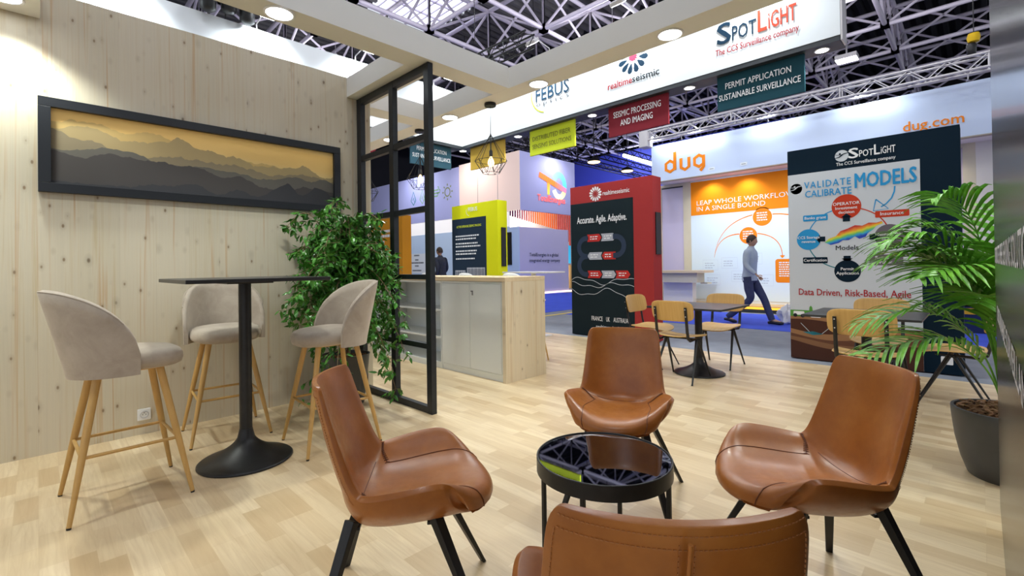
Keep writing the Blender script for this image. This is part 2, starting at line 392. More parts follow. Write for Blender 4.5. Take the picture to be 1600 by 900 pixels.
# ================================================================== PRINTED SURFACES (flat graphics on a plane)
def text_mesh(s, bold=0.0, shear=0.0, track=1.0, res=2, small=False):
    c = bpy.data.curves.new('t', 'FONT'); c.body = s; c.resolution_u = res; c.offset = bold; c.shear = shear; c.space_character = track
    if small: c.small_caps_scale = 0.78
    o = bpy.data.objects.new('t', c); COL.objects.link(o)
    bpy.context.view_layer.update()
    me = bpy.data.meshes.new_from_object(o.evaluated_get(bpy.context.evaluated_depsgraph_get()))
    v = [tuple(p.co) for p in me.vertices]; f = [tuple(p.vertices) for p in me.polygons]
    bpy.data.objects.remove(o, do_unlink=True); bpy.data.curves.remove(c); bpy.data.meshes.remove(me)
    return v, f
class Face:
    """a vertical plane; a = horizontal world coordinate read left to right, z = height"""
    def __init__(s, kind, c, parent, off=0.0015):
        s.kind = kind; s.c = c; s.parent = parent; s.off = off; s.bag = {}
        s.sgn = {'-X': -1, '-Y': 1, '+Y': -1}[kind]     # direction in which a grows to the reader's right
    def P(s, a, z, lay=1):
        d = s.off*lay
        if s.kind == '-X': return (s.c-d, a, z)
        if s.kind == '-Y': return (a, s.c-d, z)
        return (a, s.c+d, z)
    def mb(s, m): return s.bag.setdefault(m, MB())
    def poly(s, m, pts, lay=1):
        n = len(pts); s.mb(m).add([s.P(a, z, lay) for a, z in pts], [tuple(range(n)) if s.sgn > 0 else tuple(reversed(range(n)))])
    def rect(s, m, a0, z0, a1, z1, lay=1): s.poly(m, [(a0,z0),(a1,z0),(a1,z1),(a0,z1)], lay)
    def rrect(s, m, a0, z0, a1, z1, r=0.03, lay=1):
        p = []
        lo, hi = min(a0,a1), max(a0,a1)
        for (cx, cz, st) in ((hi-r, z1-r, 0), (lo+r, z1-r, 90), (lo+r, z0+r, 180), (hi-r, z0+r, 270)):
            for k in range(5): t = R(st+k*22.5); p.append((cx+r*math.cos(t), cz+r*math.sin(t)))
        s.poly(m, p, lay)
    def disc(s, m, a, z, r, lay=1, rz=None, n=36):
        s.poly(m, [(a+r*math.cos(2*PI*k/n), z+(rz or r)*math.sin(2*PI*k/n)) for k in range(n)], lay)
    def strip(s, m, pts, w, lay=3, closed=False):
        N = len(pts); L = []; Rr = []
        for i in range(N):
            if closed: p0, p1 = pts[i-1], pts[(i+1) % N]
            else: p0, p1 = pts[max(i-1,0)], pts[min(i+1,N-1)]
            dx, dz = p1[0]-p0[0], p1[1]-p0[1]; l = math.hypot(dx, dz) or 1
            ww = w[i] if isinstance(w, (list, tuple)) else w
            nx, nz = -dz/l*ww/2, dx/l*ww/2
            L.append((pts[i][0]+nx, pts[i][1]+nz)); Rr.append((pts[i][0]-nx, pts[i][1]-nz))
        v = [s.P(*p, lay) for p in L]+[s.P(*p, lay) for p in Rr]
        f = [(i, (i+1) % N, N+(i+1) % N, N+i) for i in range(N if closed else N-1)]
        s.mb(m).add(v, f)
    def arc(s, m, a, z, r, t0, t1, w, lay=3, n=24, rz=None, taper=False):
        pts = [(a+r*math.cos(R(t0+(t1-t0)*k/n)), z+(rz or r)*math.sin(R(t0+(t1-t0)*k/n))) for k in range(n+1)]
        s.strip(m, pts, [w*(0.25+0.75*k/n) for k in range(n+1)] if taper else w, lay)
    def text(s, m, txt, a0, z, cap, a1=None, bold=0.0, shear=0, lay=5, track=1.0, up=None, z1=None, res=2, name='lettering', centre=False):
        v, f = text_mesh(txt, 0.0, shear, track, res)
        x0 = min(p[0] for p in v); x1 = max(p[0] for p in v)
        sc = cap/0.70
        sx = (abs(a1-a0)/(x1-x0)) if a1 is not None else sc
        if centre: a0 = a0 - s.sgn*sx*(x1-x0)/2
        mb_ = MB()
        for q, (ox, oy) in enumerate(((0,0),(1,0.35),(-1,-0.35),(0.4,-0.7),(-0.4,0.7)) if bold else ((0,0),)):
            mb_.add([s.P(a0+s.sgn*((p[0]-x0)*sx+ox*bold*sx), z+(p[1]+oy*bold)*sc, lay+q*0.12) for p in v], f)
        return obj(name, mb_, M[m] if isinstance(m, str) else m, s.parent, fixn=False)
    def lines(s, m, a0, a1, z, n, dz, h, lay=4, rag=0.25):
        """a block of unreadably small print: short dashes, one row per line"""
        rr = random.Random(int(a0*1000+z*77))
        for i in range(n):
            aa = a0; end = a0+(a1-a0)*(1-rag*rr.random())
            while (end-aa)*s.sgn > 0.02:
                w = rr.uniform(0.02, 0.075); b = aa+s.sgn*w
                if (end-b)*s.sgn < 0: b = end
                s.rect(m, aa, z-i*dz, b, z-i*dz+h, lay); aa = b+s.sgn*0.014
    def done(s, name='printed_graphic'):
        for m, mb_ in s.bag.items(): obj(name, mb_, M[m] if isinstance(m, str) else m, s.parent, fixn=False)
        s.bag = {}
for n_, c_ in dict(navy=(0.012,0.035,0.065), blue_txt=(0.02,0.06,0.11), red_txt=(0.40,0.025,0.03), orange_red=(0.62,0.07,0.035), crimson=(0.80,0.05,0.10),
        lime=(0.66,0.74,0.05), grey_txt=(0.12,0.13,0.15), sp_dark=(0.003,0.014,0.028), sp_white=(0.60,0.64,0.68), sp_blue=(0.03,0.30,0.62), sp_red=(0.55,0.05,0.02),
        sp_grey=(0.15,0.13,0.15), ink=(0.02,0.025,0.03), orange=(0.86,0.24,0.015), orange_hd=(0.88,0.27,0.012), rts_red=(0.36,0.036,0.036), rts_black=(0.010,0.019,0.024),
        rts_track=(0.030,0.045,0.080), rts_arrow_red=(0.52,0.035,0.03), rts_arrow_grey=(0.42,0.44,0.50), yellow_panel=(0.72,0.74,0.012), slate=(0.020,0.035,0.060), dark_red_sign=(0.19,0.018,0.028),
        lime_sign=(0.60,0.70,0.035), teal_sign=(0.012,0.055,0.075), gold_sign=(0.55,0.36,0.06), permit_sign=(0.040,0.105,0.145), olive_txt=(0.12,0.13,0.03), amber=(0.62,0.26,0.02),
        sky_white=(0.72,0.84,0.92), soil1=(0.075,0.030,0.020), soil2=(0.33,0.17,0.08), soil3=(0.14,0.06,0.035), soil4=(0.24,0.12,0.06), grass_green=(0.10,0.32,0.06), soft_line=(0.55,0.62,0.66),
        teal_line=(0.03,0.20,0.25), box_line=(0.60,0.68,0.80), pale_txt=(0.45,0.52,0.62), green_icon=(0.25,0.45,0.20), olive_icon=(0.25,0.28,0.12), blue_icon=(0.06,0.22,0.55), paper=(0.82,0.85,0.88)).items(): flat(n_, c_)

# --- main fascia logos (X = 6.40, facing the booth)
F = Face('-X', 6.40, f1, 0.002)
F.text('blue_txt', 'FEBUS', 5.675, 4.165, 0.235, 4.925, bold=0.006)
F.text('grey_txt', 'o p t i c s', 5.665, 4.075, 0.075, 4.925)
F.arc('lime', 5.42, 4.31, 0.37, 8, -78, 0.020, n=30)
F.text('red_txt', 'realtime', 4.145, 3.965, 0.105, 3.72, bold=0.016)
F.text('ink', 'seismic', 3.712, 3.965, 0.105, 3.27, bold=0.012)
def rosette(F, a, z, r, petal, core, n=12, lay=1):
    for k in range(n):
        t = 2*PI*(k+0.5)/n; c, s_ = math.cos(t), math.sin(t)
        def q(rr, tt): return (a+rr*math.cos(t+tt), z+rr*math.sin(t+tt))
        w = PI/n*0.78
        F.poly(petal, [q(r*0.42, -w*0.35), q(r*0.72, -w), q(r*0.90, -w*0.85), q(r, -w*0.3), q(r, w*0.3), q(r*0.90, w*0.85), q(r*0.72, w), q(r*0.42, w*0.35)], lay)
    pts = []
    for k in range(2*n):
        t = PI*k/n; rr = r*(0.34 if k % 2 == 0 else 0.22); pts.append((a+rr*math.cos(t), z+rr*math.sin(t)))
    F.poly(core, pts, lay)
rosette(F, 3.70, 4.36, 0.255, 'navy', 'crimson')
F.text('navy', 'S', 2.435, 4.095, 0.27, 2.265, bold=0.018)
F.text('navy', 'POT', 2.245, 4.095, 0.185, 1.955, bold=0.012)
F.text('orange_red', 'L', 1.935, 4.095, 0.27, 1.835, bold=0.016)
F.text('orange_red', 'iGHT', 1.815, 4.095, 0.205, 1.51, bold=0.012)
F.text('red_txt', 'The CCS Surveillance company', 2.46, 3.955, 0.080, 1.485, bold=0.012)
F.disc('sp_blue', 1.96, 4.575, 0.145, rz=0.13)
F.poly('fascia', [(2.10,4.62),(1.98,4.55),(1.82,4.60),(1.82,4.64),(1.96,4.59),(2.08,4.66)], 2)
F.done('logo')
F = Face('-Y', 7.80, f2, 0.002)
F.text('red_txt', 'realtime', 3.62, 3.965, 0.105, 4.045, bold=0.016); F.text('ink', 'seismic', 4.053, 3.965, 0.105, 4.49, bold=0.012)
rosette(F, 4.05, 4.40, 0.255, 'navy', 'crimson'); F.done('logo')

# --- signs hanging below the fascia
def sign(label, a0, a1, col, lines, txtcol, kind='-X', c=6.50, z0=3.245, cap=0.085, w=None, bold=0.01):
    mid = (a0+a1)/2
    loc = (c+0.02, mid, z0) if kind == '-X' else (mid, c+0.02, z0)
    t = thing('hanging_sign', label, 'sign', loc, 0, 'coloured signs hanging under the fascia')
    lo, hi = min(a0,a1), max(a0,a1)
    b = ((c, lo, z0), (c+0.035, hi, ZF0-0.031)) if kind == '-X' else ((lo, c, z0), (hi, c+0.035, ZF0-0.031))
    obj('board', MB().box(*b), M[col], t, bevel=0.002)
    F = Face(kind, c, t, 0.002)
    for (s_, za, xa, xb) in lines: F.text(txtcol, s_, xa, za, cap, xb, bold=bold)
    F.done()
    return t
sign('lime yellow hanging sign about distributed fiber sensing', 5.94, 4.895, 'lime_sign', [('DISTRIBUTED FIBER', 3.50, 5.86, 4.98), ('SENSING SOLUTIONS', 3.355, 5.865, 4.965)], 'olive_txt', cap=0.085, bold=0)
sign('dark red hanging sign reading seismic processing and imaging', 4.215, 3.195, 'dark_red_sign', [('SEISMIC PROCESSING', 3.53, 4.115, 3.305), ('AND IMAGING', 3.385, 3.99, 3.44)], 'print_white', cap=0.095)
sign('dark teal hanging sign reading permit application sustainable surveillance', 2.49, 1.46, 'teal_sign', [('PERMIT APPLICATION', 3.52, 2.38, 1.60), ('SUSTAINABLE SURVEILLANCE', 3.375, 2.465, 1.50)], 'print_white', cap=0.080)
sign('gold hanging sign behind the nearest wire pendant lamp', 7.655, 6.62, 'gold_sign', [], 'print_white')
sign('blue hanging sign seen across the black steel partition post', 5.16, 6.16, 'permit_sign', [('PERMIT APPLICATION', 3.53, 5.30, 6.03), ('SUSTAINABLE SURVEILLANCE', 3.385, 5.20, 6.13)], 'print_white', kind='-Y', c=7.88, cap=0.080)
sign('red hanging sign seen through the top panes of the black partition', 3.43, 4.41, 'dark_red_sign', [], 'print_white', kind='-Y', c=7.88)

# ================================================================== FREESTANDING PRINTED TOTEM PANELS
def totem(name, label, y0, y1, front, side, x=6.63, z1=2.56, dep=0.27):
    t = thing(name, label, 'display panel', (x+dep/2, (y0+y1)/2, 0))
    obj('body', MB().box((x, y1, 0), (x+dep, y0, z1)), M[side], t, bevel=0.002)
    return t
# realtimeseismic
t = totem('display_panel', 'red and black freestanding panel with rosette logo and the words Accurate Agile Adaptive', 5.11, 3.537, None, 'rts_red')
F = Face('-X', 6.63, t, 0.0015)
F.rect('rts_black', 5.108, 0.0, 3.872, 2.262)
rosette(F, 4.58, 2.395, 0.125, 'print_white', 'print_white', 14)
F.disc('rts_red', 4.58, 2.395, 0.035, 2)
F.text('print_white', 'realtimeseismic', 4.43, 2.352, 0.075, 3.93, bold=0.012)
F.text('print_white', 'Accurate. Agile. Adaptive.', 4.965, 1.915, 0.115, 3.99, bold=0.02)
# serpentine track
tr = []
def arcpts(cx, cz, r, t0, t1, n=12): return [(cx+r*math.cos(R(t0+(t1-t0)*k/n)), cz+r*math.sin(R(t0+(t1-t0)*k/n))) for k in range(n+1)]
tr = [(4.70,1.66),(4.75,1.66)] + arcpts(4.78,1.505,0.155,90,270) [:0]
F.strip('rts_track', [(4.75,1.655)]+[(4.78-(-0.0)-0.0+0.155*math.cos(R(a))*1.0+0.0, 1.50+0.155*math.sin(R(a))) for a in range(90,-91,-15)]+[(4.75,1.345)], 0.085)
F.strip('rts_track', [(4.75,1.345)]+[(4.78+0.155*math.cos(R(a)), 1.19+0.155*math.sin(R(a))) for a in range(90,-91,-15)]+[(4.75,1.035)], 0.085, 3.6)
F.strip('rts_track', [(4.25,1.66)]+[(4.20-0.155*math.cos(R(a)), 1.505+0.155*math.sin(R(a))) for a in range(90,-91,-15)]+[(4.25,1.35)], 0.085)
def arrow(F, m, a0, a1, z, h, left=False):
    s_ = F.sgn; k = 0.045*s_
    if left: F.poly(m, [(a0,z),(a0+k,z-h/2),(a1,z-h/2),(a1-k*0.6,z),(a1,z+h/2),(a0+k,z+h/2)], 2)
    else: F.poly(m, [(a0,z-h/2),(a1-k,z-h/2),(a1,z),(a1-k,z+h/2),(a0,z+h/2),(a0+k*0.6,z)], 2)
for (a0, a1, z, c_, lf) in ((4.76,4.47,1.655,'rts_arrow_red',0),(4.48,4.20,1.655,'rts_arrow_grey',0),(4.76,4.46,1.350,'rts_arrow_grey',1),(4.47,4.20,1.350,'rts_arrow_red',1),
        (4.76,4.47,1.040,'rts_arrow_red',0),(4.48,4.20,1.040,'rts_arrow_grey',0),(4.21,3.94,1.040,'rts_arrow_red',0)):
    arrow(F, c_, a0, a1, z, 0.125, lf)
    F.lines('print_white', a0-0.06, a1+0.07, z+0.012, 2, 0.038, 0.016, 3, rag=0.1)
for zz, ph, am in ((0.93, 0.2, 0.05), (0.86, 1.4, 0.035), (0.74, 2.5, 0.055)):
    F.strip('sp_white', [(5.10-1.225*k/40, zz+am*math.sin(ph+k*0.22)+0.02*math.sin(k*0.5+ph)-(0.17*max(0,(k-30)/10)**2 if zz < 0.8 else 0)) for k in range(41)], 0.008, 2)
F.text('print_white', 'FRANCE', 4.69, 0.262, 0.075, 4.47, bold=0.004); F.text('print_white', 'UK', 4.40, 0.262, 0.075, 4.33, bold=0.004); F.text('print_white', 'AUSTRALIA', 4.26, 0.262, 0.075, 3.985, bold=0.004)
F.text('print_white', 'realtimeseismic.com', 4.60, 0.145, 0.050, 3.98, bold=0.006)
F.done()
obj('side_screen', MB().box((6.70, 3.522, 1.35), (6.86, 3.536, 2.0)), M['black'], t)
# spotlight
t = totem('display_panel', 'tall dark blue and white freestanding panel about validating and calibrating models', 1.718, 0.128, None, 'sp_dark', x=6.722, z1=2.602, dep=0.25)
F = Face('-X', 6.722, t, 0.0015)
F.rect('sp_white', 1.716, 0.0, 0.446, 2.296)
F.text('print_white', 'S', 1.075, 2.405, 0.115, 0.985, bold=0.02); F.text('print_white', 'POT', 0.975, 2.41, 0.075, 0.845, bold=0.014)
F.text('print_white', 'L', 0.835, 2.41, 0.115, 0.785, bold=0.02); F.text('print_white', 'iGHT', 0.775, 2.41, 0.080, 0.648, bold=0.014)
F.text('print_white', 'The CCS Surveillance company', 1.20, 2.335, 0.038, 0.648, bold=0.012)
F.disc('sp_white', 1.145, 2.45, 0.068)
def swirl(F, a, z, r, m, lay):
    F.strip(m, [(a-r*1.02, z+r*0.42),(a-r*0.3, z+r*0.30),(a+r*0.1, z+r*0.05),(a+r*0.35, z-r*0.2),(a+r*1.0, z-r*0.30)], [r*0.10, r*0.16, r*0.26, r*0.16, r*0.08], lay)
    F.disc(m, a+r*0.25, z+r*0.35, r*0.16, lay); F.strip(m, [(a+r*0.9, z+r*0.25),(a+r*0.3, z+r*0.15)], r*0.07, lay)
swirl(F, 1.145, 2.45, 0.068, 'sp_dark', 2)
F.disc('ink', 1.625, 2.115, 0.066); F.poly('sp_red', [(1.625+0.055*math.cos(R(a)), 2.10-0.02-0.03*abs(math.sin(R(a)))) for a in range(0,360,20)], 2); swirl(F, 1.625, 2.12, 0.066, 'sp_white', 3)
F.text('sp_blue', 'VALIDATE', 1.535, 2.105, 0.082, 1.06, bold=0.012, track=1.2)
F.text('sp_blue', 'CALIBRATE', 1.527, 1.995, 0.082, 1.055, bold=0.012)
F.text('sp_blue', 'MODELS', 1.02, 2.055, 0.165, 0.475, bold=0.03)
CA, CZ, CR = 1.11, 1.47, 0.40
def cyc(t0, t1, m): F.arc(m, CA, CZ, CR, t0, t1, 0.012, 1.5, 20, rz=0.36)
cyc(15, 75, 'sp_blue'); cyc(105, 165, 'sp_red'); cyc(-15, -75, 'teal_line'); cyc(195, 255, 'sp_grey')
F.disc('sp_red', 1.11, 1.845, 0.145, 2); F.disc('sp_blue', 1.50, 1.475, 0.128, 2); F.disc('sp_grey', 0.715, 1.475, 0.135, 2); F.disc('sp_dark', 1.11, 1.085, 0.130, 2)
for (a, z, d) in ((1.11, 1.70, 'u'), (1.36, 1.475, 'l'), (0.86, 1.475, 'r'), (1.11, 1.235, 'd')):
    F.rect('sp_dark', a-0.035, z-0.03, a+0.035, z+0.03, 3)
    v = dict(u=[(a-0.055,z+0.02),(a+0.055,z+0.02),(a,z+0.065)], d=[(a-0.055,z-0.0),(a+0.055,z-0.0),(a,z-0.05)], l=[(a+0.02,z-0.055),(a+0.02,z+0.055),(a+0.06,z)], r=[(a-0.02,z-0.055),(a-0.02,z+0.055),(a-0.065,z)])[d]
    F.poly('sp_dark', v, 3)
for (s_, a, z, c_) in (('OPERATOR',1.11,1.865,.036),('Investment',1.11,1.815,.034),('decision',1.11,1.765,.034),('CCS Storage',1.50,1.485,.032),('revenue',1.50,1.435,.032),('Identification',0.715,1.485,.034),('of risks',0.715,1.43,.034),('Permit',1.11,1.095,.034),('Application',1.11,1.045,.034)):
    F.text('print_white', s_, a, z, c_, bold=0.015, lay=4, centre=True)
for (s_, a, z, m, w, lc) in (('Banks grant',1.425,1.735,'sp_blue',0.26,.034),('Insurance',0.69,1.725,'sp_red',0.30,.038),('Certification',1.435,1.215,'sp_dark',0.26,.034)):
    F.rrect(m, a-w/2, z-0.035, a+w/2, z+0.04, 0.012, 2); F.text('print_white', s_, a, z-0.012, lc, bold=0.012, lay=4, centre=True)
F.rrect('sp_grey', 0.60, 1.15, 0.90, 1.27, 0.015, 2); F.text('print_white', 'Regulator', 0.75, 1.222, .034, bold=0.012, lay=4, centre=True); F.text('print_white', 'Public', 0.75, 1.168, .034, bold=0.012, lay=4, centre=True)
F.text('ink', 'Models', 1.11, 1.335, .055, bold=0.012, lay=2, centre=True)
F.strip('sp_blue', [(0.66,2.03),(0.665,1.97),(0.69,1.90),(0.74,1.84),(0.785,1.81)], 0.014, 2)
F.strip('sp_blue', [(0.83,1.90),(0.855,1.77),(0.72,1.785),(0.83,1.90)], 0.012, 2)
hm = mat('heat map print', rough=0.6); T = NT(hm)
sxyz = T.n('SeparateXYZ', Vector=T.mapping((1,1,1)))
hv = T.mth('ADD', T.mth('SUBTRACT', sxyz.outputs[2], T.mth('ADD', 1.385, T.mth('MULTIPLY', T.mth('SUBTRACT', 1.33, sxyz.outputs[1]), 0.30))), T.mth('MULTIPLY', T.noise(T.mapping((1,1,1)), 14.0, 2), 0.05))
T.t.links.new(T.ramp(T.mth('MULTIPLY', hv, 5.0),
    [(0.14,(0.01,0.05,0.45)),(0.26,(0.02,0.35,0.62)),(0.36,(0.15,0.55,0.12)),(0.48,(0.75,0.65,0.03)),(0.60,(0.80,0.22,0.02)),(0.74,(0.55,0.02,0.02))]), T.b.inputs['Base Color']); M['heat'] = hm
F.poly('heat', [(1.33,1.43),(1.29,1.475),(1.22,1.50),(1.17,1.56),(1.10,1.585),(1.03,1.62),(0.96,1.61),(0.90,1.64),(0.83,1.635),(0.78,1.65),(0.77,1.625),(0.83,1.60),(0.86,1.56),(0.91,1.52),(0.93,1.48),(0.99,1.46),(1.03,1.49),(1.09,1.45),(1.15,1.45),(1.19,1.42),(1.27,1.40)], 2)
F.text('red_txt', 'Data Driven, Risk-Based, Agile', 1.615, 0.79, 0.080, 0.54, bold=0.012)
# landscape with soil layers
F.rect('grass_green', 1.714, 0.52, 1.15, 0.60, 2)
def band(m, z0, am, ph, lay, a_=1.714, b_=0.447, k_=5.5, dn=0.0):
    pts_ = [(a_-(a_-b_)*i/40, z0+am*math.sin(ph+i/40*k_)) for i in range(41)]
    F.poly(m, pts_+[(b_, dn),(a_, dn)], lay)
band('soil2', 0.515, 0.012, 0.4, 2); band('soil1', 0.46, 0.03, 1.0, 3); band('soil2', 0.37, 0.05, 3.2, 4); band('soil3', 0.30, 0.05, 2.9, 5); band('soil4', 0.24, 0.04, 2.2, 6); band('soil1', 0.20, 0.055, 2.6, 7)
F.rect('soft_line', 0.86, 0.44, 0.447, 0.60, 8); F.rect('sp_white', 0.86, 0.60, 0.447, 0.62, 8)
F.disc('ink', 1.66, 0.535, 0.022, 4); F.disc('ink', 1.58, 0.53, 0.022, 4); F.rrect('print_white', 1.68, 0.54, 1.56, 0.585, 0.01, 3); F.rrect('print_white', 1.50, 0.515, 1.38, 0.56, 0.02, 3)
F.strip('soft_line', [(1.60,0.44),(1.50,0.33),(1.38,0.32),(1.26,0.44)], 0.006, 8); F.poly('teal_line', [(1.58,0.33),(1.47,0.345),(1.36,0.32),(1.47,0.30)], 8)
F.poly('grass_green', [(1.51,0.59),(1.47,0.59),(1.475,0.64),(1.49,0.66),(1.505,0.64)], 3)
F.rrect('print_white', 0.31, 0.10, 0.215, 0.185, 0.008, 1)
F.done()
# febus
t = totem('display_panel', 'lime yellow and navy freestanding panel behind the spruce counter', 8.48, 6.98, None, 'yellow_panel', z1=2.56)
F = Face('-X', 6.63, t, 0.0015)
F.rect('slate', 8.478, 0.0, 7.33, 2.26)
F.text('print_white', 'FEBUS', 7.90, 2.40, 0.085, 7.60, bold=0.01); F.arc('print_white', 7.87, 2.41, 0.10, 30, -90, 0.008, 3, 16)
F.text('lime', 'ACTIVE OFFSHORE SEISMIC IMAGING', 8.31, 2.06, 0.05, 7.48, bold=0.02)
for k in range(3): F.lines('print_white', 8.35, 7.5, 1.86-k*0.165, 2, 0.065, 0.030, 4, 0.2)
F.lines('print_white', 8.35, 7.5, 1.36, 1, 0.06, 0.03)
for (a0, a1, z0, z1) in ((8.38,8.02,0.79,1.12),(7.97,7.38,0.80,1.18)):
    F.rect('rts_arrow_grey', a0, z0, a1, z1, 2)
    for i in range(1, 5): F.rect('print_white', a0+(a1-a0)*i/5-0.004, z0, a0+(a1-a0)*i/5+0.004, z1, 3)
    for i in range(12): F.rect('slate', a0-0.02, z0+0.02+i*(z1-z0-0.04)/12, a1+0.02, z0+0.032+i*(z1-z0-0.04)/12, 3)
F.rect('orange', 7.78, 0.775, 7.39, 0.80, 3); F.done()
obj('side_screen', MB().box((6.72, 6.962, 1.2), (6.85, 6.978, 2.0)), M['black'], t)
# amber
t = totem('display_panel', 'amber freestanding panel seen through the black partition behind the ficus', 12.2, 10.55, None, 'amber', z1=2.56)
F = Face('-X', 6.63, t, 0.0015)
for i, (z, w) in enumerate(((2.15,0.8),(2.02,0.9),(1.86,0.5),(1.50,0.7),(1.37,0.9),(1.24,0.85),(1.11,0.6),(0.98,0.9))): F.lines('print_white', 11.9, 11.9-w, z, 1, 0.1, 0.07, 4, 0.0)
F.done()

# ================================================================== WALL PICTURE, SOCKET, STEEL PARTITION
t = thing('picture_frame', 'long black framed picture of misty mountain ridges on the spruce wall', 'picture', (1.03, WY-0.02, 1.73))
x0, x1, z0, z1, fw_ = 0.006, 2.060, 1.733, 2.361, 0.062
fm = MB()
for a, b in (((x0, WY-0.045, z0), (x1, WY-0.001, z0+fw_)), ((x0, WY-0.045, z1-fw_), (x1, WY-0.001, z1)), ((x0, WY-0.045, z0+fw_+0.0005), (x0+fw_, WY-0.001, z1-fw_-0.0005)), ((x1-fw_, WY-0.045, z0+fw_+0.0005), (x1, WY-0.001, z1-fw_-0.0005))): fm.box(a, b)
obj('frame', fm, M['frame'], t, bevel=0.002)
sky = mat('sunset sky print', rough=0.6); T = NT(sky)
sp = T.n('SeparateXYZ', Vector=T.mapping((1,1,1)))
g = T.mth('ADD', T.mth('MULTIPLY', T.mth('SUBTRACT', sp.outputs[2], 1.9), 1.9), T.mth('MULTIPLY', sp.outputs[0], 0.10))
T.t.links.new(T.ramp(g, [(0.0,(0.66,0.56,0.30)),(0.40,(0.84,0.66,0.30)),(0.60,(0.90,0.60,0.20)),(0.85,(0.92,0.58,0.17)),(1.0,(0.92,0.68,0.28))]), T.b.inputs['Base Color'])
M['sky_print'] = sky
F = Face('-Y', WY-0.012, t, 0.0010)
pic = MB().add([F.P(x0+fw_, z0+fw_, 0), F.P(x1-fw_, z0+fw_, 0), F.P(x1-fw_, z1-fw_, 0), F.P(x0+fw_, z1-fw_, 0)], [(0,1,2,3)])
obj('print', pic, M['sky_print'], t, fixn=False)
def ridge(col, keys, lay, jag=0.011, seed=1):
    rr = random.Random(seed); flat('ridge%d' % lay, col); L = x0+fw_; Rr = x1-fw_
    n = 150; p = []
    off = [0]*(n+1); stp = 32
    amp = jag*2.5; step = 16
    while step >= 1:
        nodes = {i: rr.uniform(-amp, amp) for i in range(0, n+step+1, step)}
        for i in range(n+1):
            i0 = (i//step)*step; tt = (i-i0)/step; off[i] += nodes[i0]*(1-tt)+nodes[i0+step]*tt
        amp *= 0.66; step //= 2
    for i in range(n+1):
        u = i/n
        for (ka, za), (kb, zb) in zip(keys, keys[1:]):
            if ka <= u <= kb: z = za+(zb-za)*(0.5-0.5*math.cos(PI*(u-ka)/(kb-ka))); break
        p.append((L+(Rr-L)*u, max(z0+fw_+0.002, min(z1-fw_-0.01, z+off[i]))))
    v = [F.P(a, z, lay) for a, z in p]+[F.P(a, z0+fw_, lay) for a, z in p]
    F.mb('ridge%d' % lay).add(v, [(i, n+1+i, n+2+i, i+1) for i in range(n)])
ridge((0.66,0.47,0.19), [(0,2.22),(0.09,2.235),(0.18,2.215),(0.27,2.225),(0.40,2.15),(0.6,2.13),(0.8,2.09),(1,2.03)], 1, 0.008, 3)
ridge((0.46,0.355,0.18), [(0,2.16),(0.1,2.20),(0.2,2.12),(0.33,2.18),(0.37,2.225),(0.43,2.14),(0.6,2.12),(0.72,2.10),(0.84,2.11),(1,2.05)], 2, 0.009, 5)
ridge((0.29,0.24,0.155), [(0,2.17),(0.08,2.10),(0.2,2.05),(0.42,2.08),(0.55,2.075),(0.65,2.02),(0.75,2.04),(0.88,2.06),(1,2.02)], 3, 0.009, 8)
ridge((0.155,0.145,0.125), [(0,2.03),(0.14,2.055),(0.22,2.06),(0.30,2.00),(0.50,2.02),(0.62,2.0),(0.72,1.99),(0.80,2.035),(0.88,2.0),(0.95,2.03),(1,2.0)], 4, 0.006, 11)
ridge((0.090,0.083,0.080), [(0,2.02),(0.07,1.98),(0.15,2.01),(0.33,2.015),(0.42,2.005),(0.5,1.95),(0.58,1.97),(0.68,1.90),(0.78,1.92),(0.86,1.95),(1,1.93)], 5, 0.007, 17)
ridge((0.066,0.066,0.072), [(0,1.80),(0.2,1.80),(0.30,1.86),(0.42,1.88),(0.5,1.81),(0.58,1.86),(0.66,1.82),(0.78,1.97),(0.84,1.88),(0.92,1.955),(1,1.90)], 6, 0.008, 23)
F.done('printed_ridge')

t = thing('wall_socket', 'white power socket low on the spruce wall behind the stretchers of the left bar stool', 'socket', (0.551, WY, 0.146))
obj('plate', MB().box((0.511, WY-0.012, 0.105), (0.591, WY-0.001, 0.187)), M['plastic'], t, bevel=0.003)
rg = MB(); rg.tube([(0.551+0.024*math.cos(a), WY-0.0135, 0.146+0.024*math.sin(a)) for a in [2*PI*k/24 for k in range(24)]], 0.0025, 6, closed=True)
obj('recess_ring', rg, flat('socket_shade', (0.45,0.45,0.46)), t, smooth=60)
for dx, dz in ((-0.009,0),(0.009,0),(0,0.012)):
    obj('pin_hole', MB().tube([(0.551+dx, WY-0.0145, 0.146+dz), (0.551+dx, WY-0.0122, 0.146+dz)], 0.003, 8), M['black'], t)

t = thing('steel_partition', 'tall open partition frame of black square steel bars beside the ficus', 'partition', (2.275, 3.79, 0))
X0, X1 = 2.251, 2.301
def fpost(y0, y1): obj('post', MB().box((X0, y0, 0.0), (X1, y1, 2.878)), M['steel'], t, bevel=0.002)
fpost(3.172, 3.240); fpost(3.716, 3.786); fpost(4.310, 4.390)
for (za, zb) in ((0.0,0.055),(0.528,0.572),(1.098,1.140),(1.660,1.708),(2.255,2.305),(2.815,2.878)):
    obj('bar', MB().box((X0+0.002, 3.2405, za), (X1-0.002, 3.7155, zb)), M['steel'], t, bevel=0.0015)
    obj('bar', MB().box((X0+0.002, 3.7865, za), (X1-0.002, 4.3095, zb)), M['steel'], t, bevel=0.0015)

